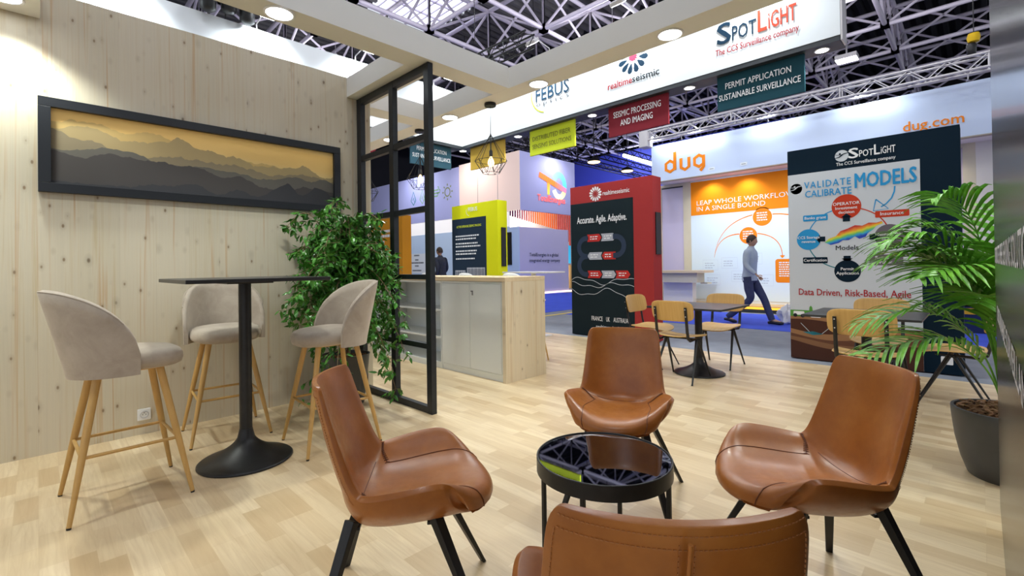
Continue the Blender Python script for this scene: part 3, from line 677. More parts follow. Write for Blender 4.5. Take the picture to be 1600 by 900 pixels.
# ================================================================== BAR TABLE
TBX, TBY = 0.927, 3.312
t = thing('bar_table', 'tall black bar table with square top and trumpet base between the three stools', 'table', (TBX, TBY, 0))
obj('tabletop', MB().box((TBX-0.385, TBY-0.385, 1.128), (TBX+0.385, TBY+0.385, 1.150)), M['black_top'], t, bevel=0.003)
obj('column', MB().lathe([(0.036, 0.10), (0.036, 1.115)], (TBX, TBY, 0), 32), M['black'], t, smooth=40)
obj('top_plate', MB().box((TBX-0.13, TBY-0.13, 1.115), (TBX+0.13, TBY+0.13, 1.1275)), M['black'], t, bevel=0.002)
def trumpet(x, y, R_, h, rc, name='base', parent=None):
    p = [(R_-0.004, 0.0), (R_, 0.004), (R_, 0.010), (R_*0.97, 0.016)]
    for k in range(1, 19):
        s_ = k/18; r_ = rc+(R_*0.97-rc)*(1-s_)**1.0; 
        z = 0.016+(h-0.016)*(1-((r_-rc)/(R_*0.97-rc))**0.42)
        p.append((r_, z))
    return obj(name, MB().lathe(p, (x, y, 0), 56), M['black'], parent, smooth=60)
trumpet(TBX, TBY, 0.268, 0.20, 0.037, 'base', t)

# ================================================================== BAR STOOLS
def make_stool():
    t = thing('bar_stool', '', 'bar stool', (0,0,0), 0, 'taupe velvet bar stools at the black bar table')
    # seat cushion: rounded puck, +x = front
    n = 40; P = []
    prof = [(0.0,0.690),(0.55,0.690),(0.88,0.692),(0.97,0.704),(1.0,0.728),(0.99,0.754),(0.94,0.775),(0.82,0.789),(0.5,0.799),(0.0,0.802)]
    for (s_, z) in prof:
        row = []
        for k in range(n+1):
            a = 2*PI*k/n; c, s2 = math.cos(a), math.sin(a)
            e = 2.6; rr = 1/((abs(c)**e+abs(s2)**e)**(1/e))
            row.append((0.02+0.232*s_*rr*c, 0.222*s_*rr*s2*(1-0.06*c), z-(0.010*c*s_ if c > 0 else 0)))
        P.append(row)
    obj('seat', MB().grid(P), M['fabric'], t, smooth=70, local=True)
    # wrap-around backrest shell: arc from -108..108 deg about the rear, closed thick profile
    nA = 44; A = R(92); rows = []
    for i in range(nA+1):
        w = -1+2*i/nA; a = PI+w*A                       # around the back
        aw = abs(w)
        zt = 0.775+0.325*(1-aw**3.0)**0.72                # top edge, sweeping down to the front ends
        zb = 0.665+0.012*aw
        lean = 0.10
        ring = []
        th = 0.044*(1-0.45*aw**4)
        def pt(r_, z):
            k = max(0.0, (z-0.68)/0.42)
            rx = 0.232*r_+lean*k; ry = 0.238*r_+0.012*k
            return (0.015+rx*math.cos(a), ry*math.sin(a), z)
        m_ = 8
        outer = [pt(1.09, zb+(zt-zb)*q/m_) for q in range(m_+1)]
        inner = [pt(1.09-th/0.235, zb+(zt-zb)*q/m_) for q in range(m_, -1, -1)]
        # round the top lip
        top = pt(1.09-th/0.47, zt+0.014)
        ring = outer+[top]+inner
        rows.append(ring+[ring[0]])
    mb = MB().grid(rows); 
    nn = len(rows[0]); mb.f.append(tuple(range(nn-1))); mb.f.append(tuple((nA*nn)+k for k in reversed(range(nn-1))))
    obj('backrest', mb, M['fabric'], t, smooth=75, local=True)
    # top seam piping
    pts = []
    for i in range(3, nA-2):
        w = -1+2*i/nA; a = PI+w*A; aw = abs(w); zt = 0.775+0.325*(1-aw**3.0)**0.72
        k = max(0, (zt-0.68)/0.42); pts.append((0.015+(0.232*1.075+0.10*k)*math.cos(a), (0.238*1.075+0.012*k)*math.sin(a), zt+0.006))
    obj('piping', MB().tube(pts, 0.0035, 6), M['fabric'], t, smooth=60, local=True)
    feet = []
    for sx in (1, -1):
        for sy in (1, -1):
            top = (0.125*sx, 0.12*sy, 0.695); ft = (0.245*sx, 0.245*sy, 0.008)
            lg = obj('leg', MB().tube([top, tuple(Vector(top).lerp(Vector(ft), 0.5)), ft], [0.0185, 0.0165, 0.0100], 16), M['stool_wood'], t, smooth=50, local=True)
            obj('foot_cap', MB().tube([(0.2455*sx,0.2455*sy,0.0),(0.2452*sx,0.2452*sy,0.0079)], 0.0095, 12), M['black'], lg, local=True)
            feet.append((top, ft))
    def at(i, z):
        a, b = Vector(feet[i][0]), Vector(feet[i][1]); q = (a.z-z)/(a.z-b.z); return a.lerp(b, q)
    for i, j in ((0,1),(1,3),(3,2),(2,0)):
        z = 0.30 if (i, j) in ((0,1),(3,2)) else 0.30
        a, b = at(i, z), at(j, z); d = (b-a).normalized()*0.004
        obj('stretcher', MB().tube([a+d, b-d], 0.0085, 10), M['stool_wood'], t, smooth=50, local=True)
    obj('seat_frame', MB().box((-0.145,-0.14,0.678), (0.145,0.14,0.6885)), M['stool_wood'], t, bevel=0.004, local=True)
    return t
st = make_stool()
st.location = (0.335, 3.285, 0); st.rotation_euler = (0,0,R(2)); st['label'] = 'taupe velvet bar stool left of the black bar table, seen from its side and back'
dup(st, (0.985, 3.985, 0), R(-95), 'taupe velvet bar stool between the black bar table and the spruce wall')
dup(st, (1.445, 3.235, 0), R(177), 'taupe velvet bar stool right of the bar table, in front of the ficus')

# ================================================================== LEATHER LOUNGE CHAIRS
# centre profile from seat front edge (u=0) to top of back (u=1): x, z, half-width, side dx, side dz
PROF = [ # u, x, z, hw, edge dx, edge dz
 (0.00, 0.290, 0.408, 0.150, -0.058, 0.006),
 (0.05, 0.299, 0.426, 0.190, -0.080, 0.022),
 (0.10, 0.284, 0.440, 0.216, -0.088, 0.050),
 (0.20, 0.226, 0.446, 0.249, -0.068, 0.090),
 (0.30, 0.150, 0.438, 0.264, -0.034, 0.106),
 (0.40, 0.060, 0.428, 0.267, -0.008, 0.108),
 (0.50,-0.030, 0.422, 0.257,  0.004, 0.100),
 (0.58,-0.105, 0.430, 0.240,  0.022, 0.083),
 (0.64,-0.155, 0.462, 0.226,  0.050, 0.056),
 (0.71,-0.186, 0.530, 0.218,  0.058, 0.020),
 (0.80,-0.214, 0.620, 0.210,  0.056, 0.006),
 (0.90,-0.244, 0.728, 0.201,  0.052, 0.004),
 (0.97,-0.265, 0.808, 0.192,  0.050, 0.006),
 (1.00,-0.272, 0.838, 0.176,  0.048, 0.000)]
def cr(u):
    for i in range(len(PROF)-1):
        if u <= PROF[i+1][0] or i == len(PROF)-2:
            p1, p2 = PROF[i], PROF[i+1]; p0 = PROF[i-1] if i else p1; p3 = PROF[i+2] if i+2 < len(PROF) else p2
            h = p2[0]-p1[0]; t_ = (u-p1[0])/h; o_ = []
            for k in range(1, 6):
                m1 = (p2[k]-p0[k])/((p2[0]-p0[0]) or 1)*h; m2 = (p3[k]-p1[k])/((p3[0]-p1[0]) or 1)*h
                o_.append((2*t_**3-3*t_**2+1)*p1[k]+(t_**3-2*t_**2+t_)*m1+(-2*t_**3+3*t_**2)*p2[k]+(t_**3-t_**2)*m2)
            return o_
def surf(u, v):
    x, z, hw, dx, dz = cr(max(0, min(1, u))); a = abs(v)
    kz = a**2.6; kx = a**2.0
    return Vector((x+dx*kx, hw*v, z+dz*kz))
def nrm(u, v):
    e = 0.004; du = surf(min(1,u+e), v)-surf(max(0,u-e), v); dv = surf(u, min(1,v+e))-surf(u, max(-1,v-e))
    n = dv.cross(du); n.normalize(); return -n if n.dot(Vector((0.6,0,0.8))) < 0 else n
def make_lounge():
    t = thing('lounge_chair', '', 'chair', (0,0,0), 0, 'cognac leather chairs around the round glass table')
    NU, NV = 46, 28; TH = 0.030
    def layer(off_fn):
        return [[surf(i/NU, -1+2*j/NV)+nrm(i/NU, -1+2*j/NV)*off_fn(i/NU, -1+2*j/NV) for j in range(NV+1)] for i in range(NU+1)]
    def pad(u, v):
        e = min(1, (1-abs(v))/0.10); f_ = min(1, u/0.04, (1-u)/0.03)
        return (0.013+0.010*math.sqrt(max(0, min(e, f_))))*(1-0.45*max(0, (u-0.8)/0.2))
    topP = layer(pad)
    def back(u, v):
        e = min(1, (1-abs(v))/0.14); return -(0.005+(0.015 if u < 0.66 else 0.010)*math.sqrt(max(0, e)))*(1-0.45*max(0, (u-0.8)/0.2))
    def belly(u, v):
        e2 = max(0, min(1, (1-abs(v))/0.55)); w_ = max(0, min(1, (u-0.02)/0.14))*max(0, min(1, (0.69-u)/0.11)); w_ = w_*w_*(3-2*w_)
        return 0.036*w_*math.sqrt(e2)*1.0+0.010*w_*e2
    botP = [[surf(i/NU, -1+2*j/NV)+nrm(i/NU, -1+2*j/NV)*back(i/NU, -1+2*j/NV)-Vector((0,0,belly(i/NU, -1+2*j/NV))) for j in range(NV+1)] for i in range(NU+1)]
    v = [p for row in topP for p in row]; nb = len(v); v += [p for row in botP for p in row]
    f = []; w = NV+1
    for i in range(NU):
        for j in range(NV):
            f.append((i*w+j, i*w+j+1, (i+1)*w+j+1, (i+1)*w+j)); f.append((nb+i*w+j, nb+(i+1)*w+j, nb+(i+1)*w+j+1, nb+i*w+j+1))
    # rim strip bulging slightly
    loop = [(0, j) for j in range(NV)]+[(i, NV) for i in range(NU)]+[(NU, j) for j in range(NV, 0, -1)]+[(i, 0) for i in range(NU, 0, -1)]
    for a, b in zip(loop, loop[1:]+loop[:1]):
        f.append((a[0]*w+a[1], b[0]*w+b[1], nb+b[0]*w+b[1], nb+a[0]*w+a[1]))
    o = obj('seat_shell', MB().add(v, f), M['leather'], t, smooth=180, local=True)
    b = o.modifiers.new('bevel', 'BEVEL'); b.width = 0.009; b.segments = 3; b.limit_method = 'ANGLE'; b.angle_limit = R(50)
    s_ = o.modifiers.new('subdivision', 'SUBSURF'); s_.levels = 1; s_.render_levels = 1
    def line(pts, r_, m, nm, off=0.0235): obj(nm, MB().tube([surf(u, vv)+nrm(u, vv)*(off if off < 0 else pad(u, vv)+0.0003) for u, vv in pts], r_, 6), M[m], t, smooth=60, local=True)
    for s in (1, -1):
        # cushion side seam from the wing to the junction, then the thick whip-stitched fold
        line([(0.04+0.50*k/24, s*(0.70-0.10*k/24+0.0*math.sin(k/24*PI))) for k in range(25)], 0.0020, 'seam', 'seam')
        line([(0.545+0.085*k/12, s*(0.60+0.37*(k/12)**0.8)) for k in range(13)], 0.0028, 'seam', 'seam')
        st_ = MB()
        for k in range(13):
            u, vv = 0.545+0.085*k/12, s*(0.60+0.37*(k/12)**0.8)
            a, b_ = (u-0.010, vv+0.012*s), (u+0.010, vv-0.012*s)
            pa = surf(*a)+nrm(*a)*(pad(*a)+0.0012); pb = surf(*b_)+nrm(*b_)*(pad(*b_)+0.0012)
            st_.tube([pa, (pa+pb)/2+nrm(u, vv)*0.002, pb], 0.0013, 5)
        obj('whip_stitching', st_, M['seam'], t, local=True)
    # fold between seat and back
    line([(0.600+0.02*abs(vv)**2, vv) for vv in [-0.60+1.2*k/16 for k in range(17)]], 0.0016, 'seam', 'seam')
    # rear: welt down the centre and along the top, with stitching either side
    rear = [(u, 0.0) for u in [0.60+0.385*k/24 for k in range(25)]]
    obj('rear_welt', MB().tube([surf(u, 0)-nrm(u, 0)*0.0225 for u, _ in rear], 0.0035, 6), M['leather'], t, smooth=60, local=True)
    sm = MB()
    def dash(uv, n_):
        for k in range(n_):
            (u0, v0), (u1, v1) = uv(k/n_), uv((k+0.62)/n_)
            pa = surf(u0, v0)+nrm(u0, v0)*(back(u0, v0)-0.0006); pb = surf(u1, v1)+nrm(u1, v1)*(back(u1, v1)-0.0006); sm.tube([pa, pb], 0.0011, 4)
    for s in (1, -1):
        dash(lambda q: (0.62+0.355*q, 0.055*s), 46)
        dash(lambda q: (0.62+0.345*q, 0.93*s), 46)
    dash(lambda q: (0.965, -0.93+1.86*q), 52); dash(lambda q: (0.985, -0.96+1.92*q), 52)
    obj('rear_stitching', sm, M['stitch'], t, local=True)
    # legs and mounting frame
    for (sx, fx, fy) in ((1, 0.296, 0.253), (-1, -0.252, 0.300)):
        for sy in (1, -1):
            tp = Vector((0.130*sx-0.01, 0.125*sy, 0.398)); ft = Vector((fx, fy*sy, 0.0))
            d = (ft-tp).normalized(); side = d.cross(Vector((0,0,1))).normalized(); up_ = side.cross(d)
            mb = MB(); v = []
            for p_, a_, b_ in ((tp, 0.019, 0.014), (ft, 0.0125, 0.0085)):
                for qa, qb in ((-1,-1),(1,-1),(1,1),(-1,1)): v.append(p_+side*a_*qa+up_*b_*qb)
            zmin = min(p.z for p in v[4:])
            for k in range(4, 8): v[k] = Vector((v[k].x, v[k].y, 0.0))
            mb.add(v, [(0,3,2,1),(4,5,6,7),(0,1,5,4),(1,2,6,5),(2,3,7,6),(3,0,4,7)])
            obj('leg', mb, M['black'], t, bevel=0.0025, local=True)
    fr_ = MB()
    fr_.box((0.095,-0.130,0.368),(0.140,0.130,0.378)); fr_.box((-0.160,-0.130,0.368),(-0.115,0.130,0.378)); fr_.box((-0.1145,-0.03,0.368),(0.0945,0.03,0.378))
    obj('seat_frame', fr_, M['black'], t, bevel=0.002, local=True)
    return t
lc = make_lounge()
lc.location = (2.135, 1.345, 0); lc.rotation_euler = (0,0,R(206)); lc['label'] = 'cognac leather chair behind the round glass table, facing the camera'
dup(lc, (1.915, 0.428, 0), R(135), 'cognac leather chair right of the round glass table, nearest the palm pot')
dup(lc, (0.888, 1.440, 0), R(-38), 'cognac leather chair left of the round glass table, in front of the bar stools')
dup(lc, (0.842, 0.475, 0), R(41), 'cognac leather chair in the foreground with its back to the camera')

# ================================================================== ROUND COFFEE TABLE
CX, CY_, CZ_, CRr = 1.600, 1.087, 0.435, 0.268
t = thing('coffee_table', 'round black coffee table with smoked glass top between the leather chairs', 'table', (CX, CY_, 0))
rp = [(CRr-0.006, CZ_-0.060), (CRr, CZ_-0.058), (CRr, CZ_-0.002), (CRr-0.002, CZ_), (CRr-0.006, CZ_), (CRr-0.008, CZ_-0.003), (CRr-0.008, CZ_-0.060), (CRr-0.006, CZ_-0.060)]
obj('rim', MB().lathe(rp, (CX, CY_, 0), 72, cap=False), M['black'], t, smooth=40)
gl = mat('smoked mirror glass', (0.26,0.29,0.33), 0.02, 1.0)
obj('glass_top', MB().lathe([(CRr-0.0085, CZ_-0.012), (CRr-0.0085, CZ_-0.0042), (0.0005, CZ_-0.0042)], (CX, CY_, 0), 72), gl, t, smooth=30)
for ang in (115, 197, 290, 18):
    a = R(ang); lx, ly = CX+(CRr-0.018)*math.cos(a), CY_+(CRr-0.018)*math.sin(a)
    obj('leg', MB().box((lx-0.008, ly-0.008, 0), (lx+0.008, ly+0.008, CZ_-0.0605)), M['black'], t, bevel=0.002)

# ================================================================== SPRUCE COUNTER WITH CABINETS
t = thing('counter_top', 'spruce counter with waterfall side panel over the white cabinets', 'counter', (3.67, 5.2, 0))
obj('worktop', MB().box((3.355, 3.4365, 1.040), (3.975, 7.30, 1.085)), M['spruce_top'], t, bevel=0.002)
obj('side_panel', MB().box((3.358, 3.437, 0.0), (3.973, 3.487, 1.0395)), M['spruce_y'], t, bevel=0.002)
t = thing('filing_cabinet', 'white two door filing cabinet with keyhole beside the spruce side panel', 'cabinet', (3.6, 4.0, 0))
CW = M['plastic2'] = mottled('pale grey enamel', (0.70,0.73,0.72), (0.73,0.76,0.75), 2, 0.4)
def carcass(y0, y1, t, shelves=None, x0=3.372, x1=3.80, z1=1.036):
    b = MB()
    b.box((x0, y0, 0.05), (x1, y0+0.02, z1)); b.box((x0, y1-0.02, 0.05), (x1, y1, z1)); b.box((x0, y0+0.0205, z1-0.022), (x1, y1-0.0205, z1)); b.box((x0, y0+0.0205, 0.05), (x1, y1-0.0205, 0.075)); b.box((x1-0.015, y0+0.0205, 0.0755), (x1-0.001, y1-0.0205, z1-0.0225))
    obj('body', b, CW, t, bevel=0.001)
    obj('plinth', MB().box((x0+0.008, y0+0.001, 0.0), (x1, y1-0.001, 0.0495)), CW, t)
carcass(3.492, 4.530, t)
for (a, b_) in ((3.5135, 4.0095), (4.0125, 4.5085)):
    d = obj('door', MB().box((3.366, a, 0.078), (3.386, b_, 1.012)), CW, t, bevel=0.002)
    if a < 4:
        obj('keyhole_plate', MB().box((3.3635, 3.950, 0.885), (3.3658, 3.972, 0.935)), flat('lock_grey', (0.25,0.25,0.26), 0.3), d)
        obj('lock_knob', MB().box((3.3600, 3.955, 0.925), (3.3640, 3.985, 0.934)), M['black'], d)
t = thing('shelf_unit', 'white open shelf unit left of the filing cabinet, under the spruce counter', 'shelving', (3.6, 5.3, 0))
carcass(4.536, 5.95, t)
for z in (0.372, 0.698): obj('shelf', MB().box((3.376, 4.557, z-0.022), (3.784, 5.929, z)), CW, t, bevel=0.001)
t = thing('shelf_unit', 'white open shelf unit at the far end of the counter, behind the ficus', 'shelving', (3.6, 6.6, 0))
carcass(5.956, 7.25, t)
for z in (0.372, 0.698): obj('shelf', MB().box((3.376, 5.977, z-0.022), (3.784, 7.229, z)), CW, t, bevel=0.001)

# white shell stools behind the counter
def make_shell_stool():
    t = thing('shell_stool', '', 'bar stool', (0,0,0), 0, 'white shell bar stools behind the spruce counter')
    rows = []
    for i in range(17):
        u = i/16; row = []
        for j in range(15):
            v = -1+2*j/14
            if u < 0.5: x, z, hw = 0.21-0.40*(u/0.5), 0.72-0.02*math.sin(PI*u/0.5)+0.0, 0.20
            else: k = (u-0.5)/0.5; x, z, hw = -0.19-0.075*k, 0.72+0.395*k, 0.20-0.03*k**3
            row.append((x+(0.05*abs(v)**2 if u > 0.5 else 0), hw*v*(1-0.10*(1-min(1, u/0.15))), z+(0.045*abs(v)**2.5 if u < 0.55 else 0.045*abs(v)**2.5*(1-(u-0.55)/0.45))-(0.055*abs(v)**3*max(0, (u-0.85)/0.15))))
        rows.append(row)
    o = obj('shell', MB().grid(rows), M['plastic'], t, smooth=80, local=True, fixn=False)
    s_ = o.modifiers.new('solid', 'SOLIDIFY'); s_.thickness = 0.014; s_.offset = 0
    for sx in (1,-1):
        for sy in (1,-1): obj('leg', MB().tube([(0.12*sx-0.01,0.12*sy,0.705),(0.21*sx,0.21*sy,0.0)], [0.012,0.009], 10), M['stool_wood'], t, smooth=50, local=True)
    ft = MB().tube([(0.17,0.17,0.27),(-0.17,0.17,0.27),(-0.17,-0.17,0.27),(0.17,-0.17,0.27)], 0.007, 8, closed=True)
    obj('footrest', ft, M['alu'], t, local=True); return t
ss = make_shell_stool(); ss.location = (4.36, 5.90, 0); ss.rotation_euler = (0,0,R(180+180)); ss['label'] = 'white shell bar stool behind the counter, just right of the black partition post'
dup(ss, (4.36, 5.00, 0), R(0), 'white shell bar stool behind the counter, in front of the lime yellow panel')
dup(ss, (4.36, 4.12, 0), R(0), 'white shell bar stool behind the counter, nearest its side panel')
t = thing('standing_table', 'white thin topped standing table beyond the end of the spruce counter', 'table', (6.1, 5.9, 0))
p0 = pl(815, 428, 0, 5.9)
obj('tabletop', MB().box((5.75, 4.95, 1.075), (6.25, 5.95, 1.10)), M['plastic'], t, bevel=0.002)
obj('leg', MB().box((5.98, 5.42, 0.02), (6.04, 5.48, 1.0745)), M['plastic'], t)
obj('base', MB().box((5.80, 5.20, 0.0), (6.20, 5.70, 0.0195)), M['plastic'], t)

# ================================================================== DINING TABLES AND PLYWOOD CHAIRS
def dining(x, y, label, h=0.40):
    t = thing('dining_table', label, 'table', (x, y, 0), 0, 'black square tables with plywood chairs')
    obj('tabletop', MB().box((x-h, y-h, 0.722), (x+h, y+h, 0.742)), M['black_top'], t, bevel=0.003)
    obj('column', MB().lathe([(0.038,0.06),(0.038,0.71)], (x,y,0), 28), M['black'], t, smooth=40)
    obj('top_plate', MB().box((x-0.12,y-0.12,0.710),(x+0.12,y+0.12,0.7215)), M['black'], t)
    trumpet(x, y, 0.265, 0.17, 0.039, 'base', t); return t
dining(5.10, 2.20, 'square black table with two plywood chairs facing each other near the red panel')
dining(5.14, 0.72, 'square black table in front of the dark blue panel, partly behind the palm')
def make_ply():
    t = thing('plywood_chair', '', 'chair', (0,0,0), 0, 'oak plywood chairs with black steel legs')
    def slab(fn, nu, nv, th, name, m):
        top = [[Vector(fn(i/nu, -1+2*j/nv)) for j in range(nv+1)] for i in range(nu+1)]
        o = obj(name, MB().grid(top), M[m], t, smooth=60, local=True, fixn=False)
        s_ = o.modifiers.new('solid', 'SOLIDIFY'); s_.thickness = th; s_.offset = 0
        b_ = o.modifiers.new('bevel', 'BEVEL'); b_.width = 0.002; b_.segments = 2; b_.limit_method = 'ANGLE'; b_.angle_limit = R(60)
        return o
    def se(u, v, hx, hy, e=5):   # superellipse-mapped rounded rectangle: u in [-1,1]
        a, b_ = u, v
        m_ = max(abs(a), abs(b_), 1e-9)
        r_ = (abs(a/m_)**e+abs(b_/m_)**e)**(1/e) if m_ > 1e-6 else 1
        return a/r_*hx, b_/r_*hy
    def seat(u, v):
        x, y = se(-1+2*u, v, 0.208, 0.215, 4.2)
        return (x+0.01, y, 0.452+0.018*(y/0.205)**2+(-0.028*max(0, x/0.205)**3)+0.012*max(0,-x/0.205)**2)
    slab(seat, 16, 16, 0.011, 'seat', 'ply')
    def backf(u, v):
        q, y = se(-1+2*u, v, 0.104, 0.222, 4.5)
        return (-0.238-0.22*q+0.045*(y/0.222)**2, y, 0.724+q)
    slab(backf, 10, 18, 0.011, 'backrest', 'ply_back')
    for s in (1, -1):
        y = 0.165*s; yf = 0.205*s
        # flat steel upright: hooks from under the seat up to the backrest
        obj('back_upright', MB().tube([(-0.02, y*0.98, 0.432), (-0.155, y*0.98, 0.424), (-0.195, y*0.98, 0.450), (-0.214, y*0.98, 0.52), (-0.252, y*0.98, 0.765)], [0.013,0.014,0.014,0.0135,0.0125], 8, flat=(1.15,0.75)), M['black'], t, smooth=50, local=True)
        for z in (0.675, 0.745): obj('rivet', MB().tube([(-0.214-0.155*(z-0.52)-0.006, y*0.98, z), (-0.214-0.155*(z-0.52)-0.0145, y*0.98, z)], 0.005, 8), M['alu'], t, local=True)
        obj('front_leg', MB().tube([(0.02, y, 0.425), (0.225, yf, 0.015), (0.232, yf, 0.0)], [0.016,0.0085,0.011], 8, flat=(1,0.8)), M['black'], t, smooth=50, local=True)
        obj('rear_leg', MB().tube([(-0.005, y, 0.425), (-0.215, yf, 0.015), (-0.222, yf, 0.0)], [0.016,0.0085,0.011], 8, flat=(1,0.8)), M['black'], t, smooth=50, local=True)
    cr_ = MB(); cr_.tube([(0.008,-0.165,0.424),(0.008,0.165,0.424)], 0.010, 8); cr_.tube([(0.11,-0.15,0.432),(-0.12,-0.15,0.432)], 0.007, 6); cr_.tube([(0.11,0.15,0.432),(-0.12,0.15,0.432)], 0.007, 6)
    obj('seat_frame', cr_, M['black'], t, smooth=50, local=True)
    return t
pc = make_ply(); pc.location = (4.735, 2.225, 0); pc.rotation_euler = (0,0,R(0)); pc['label'] = 'oak plywood chair with its back to the camera at the table nearer the red panel'
dup(pc, (5.665, 2.20, 0), R(180), 'oak plywood chair on the far side of the table nearer the red panel')
dup(pc, (5.18, 2.80, 0), R(-90), 'oak plywood chair seen from its side, in front of the red panel')
dup(pc, (4.70, 0.665, 0), R(0), 'oak plywood chair with its back to the camera in front of the dark blue panel')
dup(pc, (5.66, 0.70, 0), R(180), 'oak plywood chair on the far side of the table by the dark blue panel')
dup(pc, (5.335, 0.165, 0), R(90), 'oak plywood chair behind the palm leaves, seen from its side')

# ================================================================== LAMPS OF THE BOOTH
def downlight(x, y, z, label, r=0.085, power=60, group='round downlights in the canopy beams', color=(0.94,1.0,0.93), spot=120):
    t = thing('ceiling_downlight', label, 'ceiling light', (x, y, z-0.012), 0, group)
    obj('trim_ring', MB().lathe([(r-0.006,-0.0002),(r+0.010,-0.0002),(r+0.012,-0.004),(r+0.008,-0.010),(r-0.004,-0.008),(r-0.006,-0.0002)], (x,y,z), 40, cap=False), M['plastic'], t, smooth=60)
    obj('diffuser', MB().lathe([(r-0.0065,-0.0012),(r-0.0065,-0.006),(0.001,-0.007)], (x,y,z), 40), M['lamp'], t)
    light('downlight_beam', 'SPOT', (x, y, z-0.03), power, color, None, 0.07, spot, 0.6, parent=t)
    return t
labels = ['round downlight in the canopy beam, at the top edge above the white fascia with logos', 'round downlight in the canopy beam above the rosette logo', 'round downlight in the canopy beam beside the letters of the fascia logo',
          'round downlight in the canopy beam left of the nearest wire pendant', 'round downlight in the canopy beam seen through the black partition']
for y, lb in zip((0.30, 1.584, 2.868, 4.194, 5.463), labels):  # first one is added out of view to light the booth
    downlight(3.270, y, ZB, lb)
downlight(1.126, 3.235, ZB, 'round downlight in the beam over the bar table')
downlight(-0.14, 4.17, ZB, 'round downlight close to the spruce wall in the top left corner', power=85)
downlight(-0.70, 3.235, ZB, 'round downlight in the beam left of the bar table')  # extra lamp outside the view, added for light
downlight(3.27, -1.0, ZB, 'round downlight at the near end of the right hand canopy beam')  # also unseen, added to brighten the booth
for y, lb in zip((1.29, 2.90, 4.57, 6.30), ('under the fascia right of the teal sign', 'under the fascia between the teal and dark red signs', 'under the fascia between the dark red and lime signs', 'under the fascia between the lime and gold signs')):
    downlight(6.56, y, ZF0-0.031, 'small downlight '+lb, 0.07, 45, 'small downlights under the printed fascia')
downlight(6.50, 7.90, ZF0-0.031, 'small downlight in the far corner under the fascia', 0.07, 45, 'small downlights under the printed fascia')
# clamp floods on top of the left fascia
def clamp(x, y, z, label, aim, group='clamp spotlights along the fascia', power=150):
    t = thing('clamp_spotlight', label, 'spotlight', (x, y, z), 0, group)
    d = (Vector(aim)-Vector((x,y,z))).normalized(); c = Vector((x,y,z))
    sd = d.cross(Vector((0,0,1))).normalized(); u_ = sd.cross(d)
    Mx = Matrix((sd, u_, d)).transposed().to_4x4(); Mx.translation = c
    obj('head', MB().box((-0.11,-0.07,-0.06),(0.11,0.07,0.0), Mx), M['alu'], t, bevel=0.01)
    obj('diffuser', MB().box((-0.095,-0.055,0.0005),(0.095,0.055,0.006), Mx), M['lamp'], t)
    obj('arm', MB().tube([c-d*0.06, c-d*0.10+Vector((0,0,0.06)), Vector((aim[0], aim[1], z+0.06)), Vector((aim[0], aim[1], 4.90))], 0.010, 8), M['alu'], t, smooth=50)
    light('flood_beam', 'SPOT', tuple(c+d*0.03), power, (0.90,0.97,1.0), aim, 0.08, 125, 0.7, parent=t)
    return t
for x, lb in ((-1.0, 'clamp spotlight over the far left of the fascia'), (0.70, 'clamp spotlight over the fascia above the long picture'), (2.40, 'clamp spotlight over the fascia above the bar table'), (4.02, 'clamp spotlight over the fascia next to the top of the black partition'), (5.72, 'clamp spotlight over the fascia seen right of the partition post')):
    clamp(x, 7.42, 4.93, lb, (x, 7.86, 4.45))
for y, lb in ((7.1, 'clamp spotlight over the corner of the logo fascia'), (5.4, 'clamp spotlight over the first logo of the fascia'), (3.7, 'clamp spotlight over the rosette logo'), (2.0, 'clamp spotlight over the last logo of the fascia')):
    clamp(6.02, y, 5.02, lb, (6.46, y, 4.45), power=130)

# wire pendants
def pendant(x, y, label):
    t = thing('pendant_lamp', label, 'pendant lamp', (x, y, ZB), 0, 'wire cage pendant lamps under the canopy beam')
    obj('ceiling_rose', MB().lathe([(0.058,0.0),(0.060,-0.004),(0.060,-0.028),(0.057,-0.032)], (x,y,ZB-0.0005), 32), M['black'], t, smooth=40)
    obj('cord', MB().tube([(x,y,ZB-0.032),(x,y,2.555)], 0.003, 6), M['black'], t)
    obj('socket', MB().lathe([(0.010,2.40),(0.018,2.385),(0.018,2.335),(0.013,2.330)], (x,y,0), 20), M['black'], t, smooth=40)
    cg = MB(); w = 0.0028
    n = 8
    tp = (x, y, 2.560); mid = [(x+0.165*math.cos(2*PI*k/n), y+0.165*math.sin(2*PI*k/n), 2.285) for k in range(n)]
    low = [(x+0.090*math.cos(2*PI*(k+0.5)/n), y+0.090*math.sin(2*PI*(k+0.5)/n), 2.160) for k in range(n)]
    mm = [(x+0.150*math.cos(2*PI*(k+0.5)/n), y+0.150*math.sin(2*PI*(k+0.5)/n), 2.255) for k in range(n)]
    for k in range(n):
        cg.tube([tp, mid[k]], w, 5); cg.tube([mid[k], mid[(k+1) % n]], w, 5); cg.tube([low[k], low[(k+1) % n]], w, 5)
        cg.tube([mid[k], low[k]], w, 5); cg.tube([mid[(k+1) % n], low[k]], w, 5)
    cg.tube([(x,y,2.565),(x,y,2.40)], 0.006, 8)
    obj('wire_cage', cg, M['black'], t, smooth=50)
    obj('bulb', MB().lathe([(0.011,2.329),(0.014,2.32),(0.030,2.285),(0.034,2.262),(0.029,2.238),(0.012,2.226),(0.001,2.224)], (x,y,0), 24), M['bulb'], t, smooth=80)
    light('bulb_glow', 'POINT', (x, y, 2.262), 14, (1.0,0.72,0.38), size=0.036, parent=t)
M['bulb'] = mat('glowing filament bulb', (1,0.9,0.7), 0.2, emit=(1.0,0.60,0.24), estr=5)
pendant(3.30, 3.561, 'black wire pendant lamp in front of the gold sign')
pendant(3.305, 4.84, 'black wire pendant lamp partly behind the front post of the partition')
pendant(3.32, 6.20, 'black wire pendant lamp seen just above the ficus through the partition')

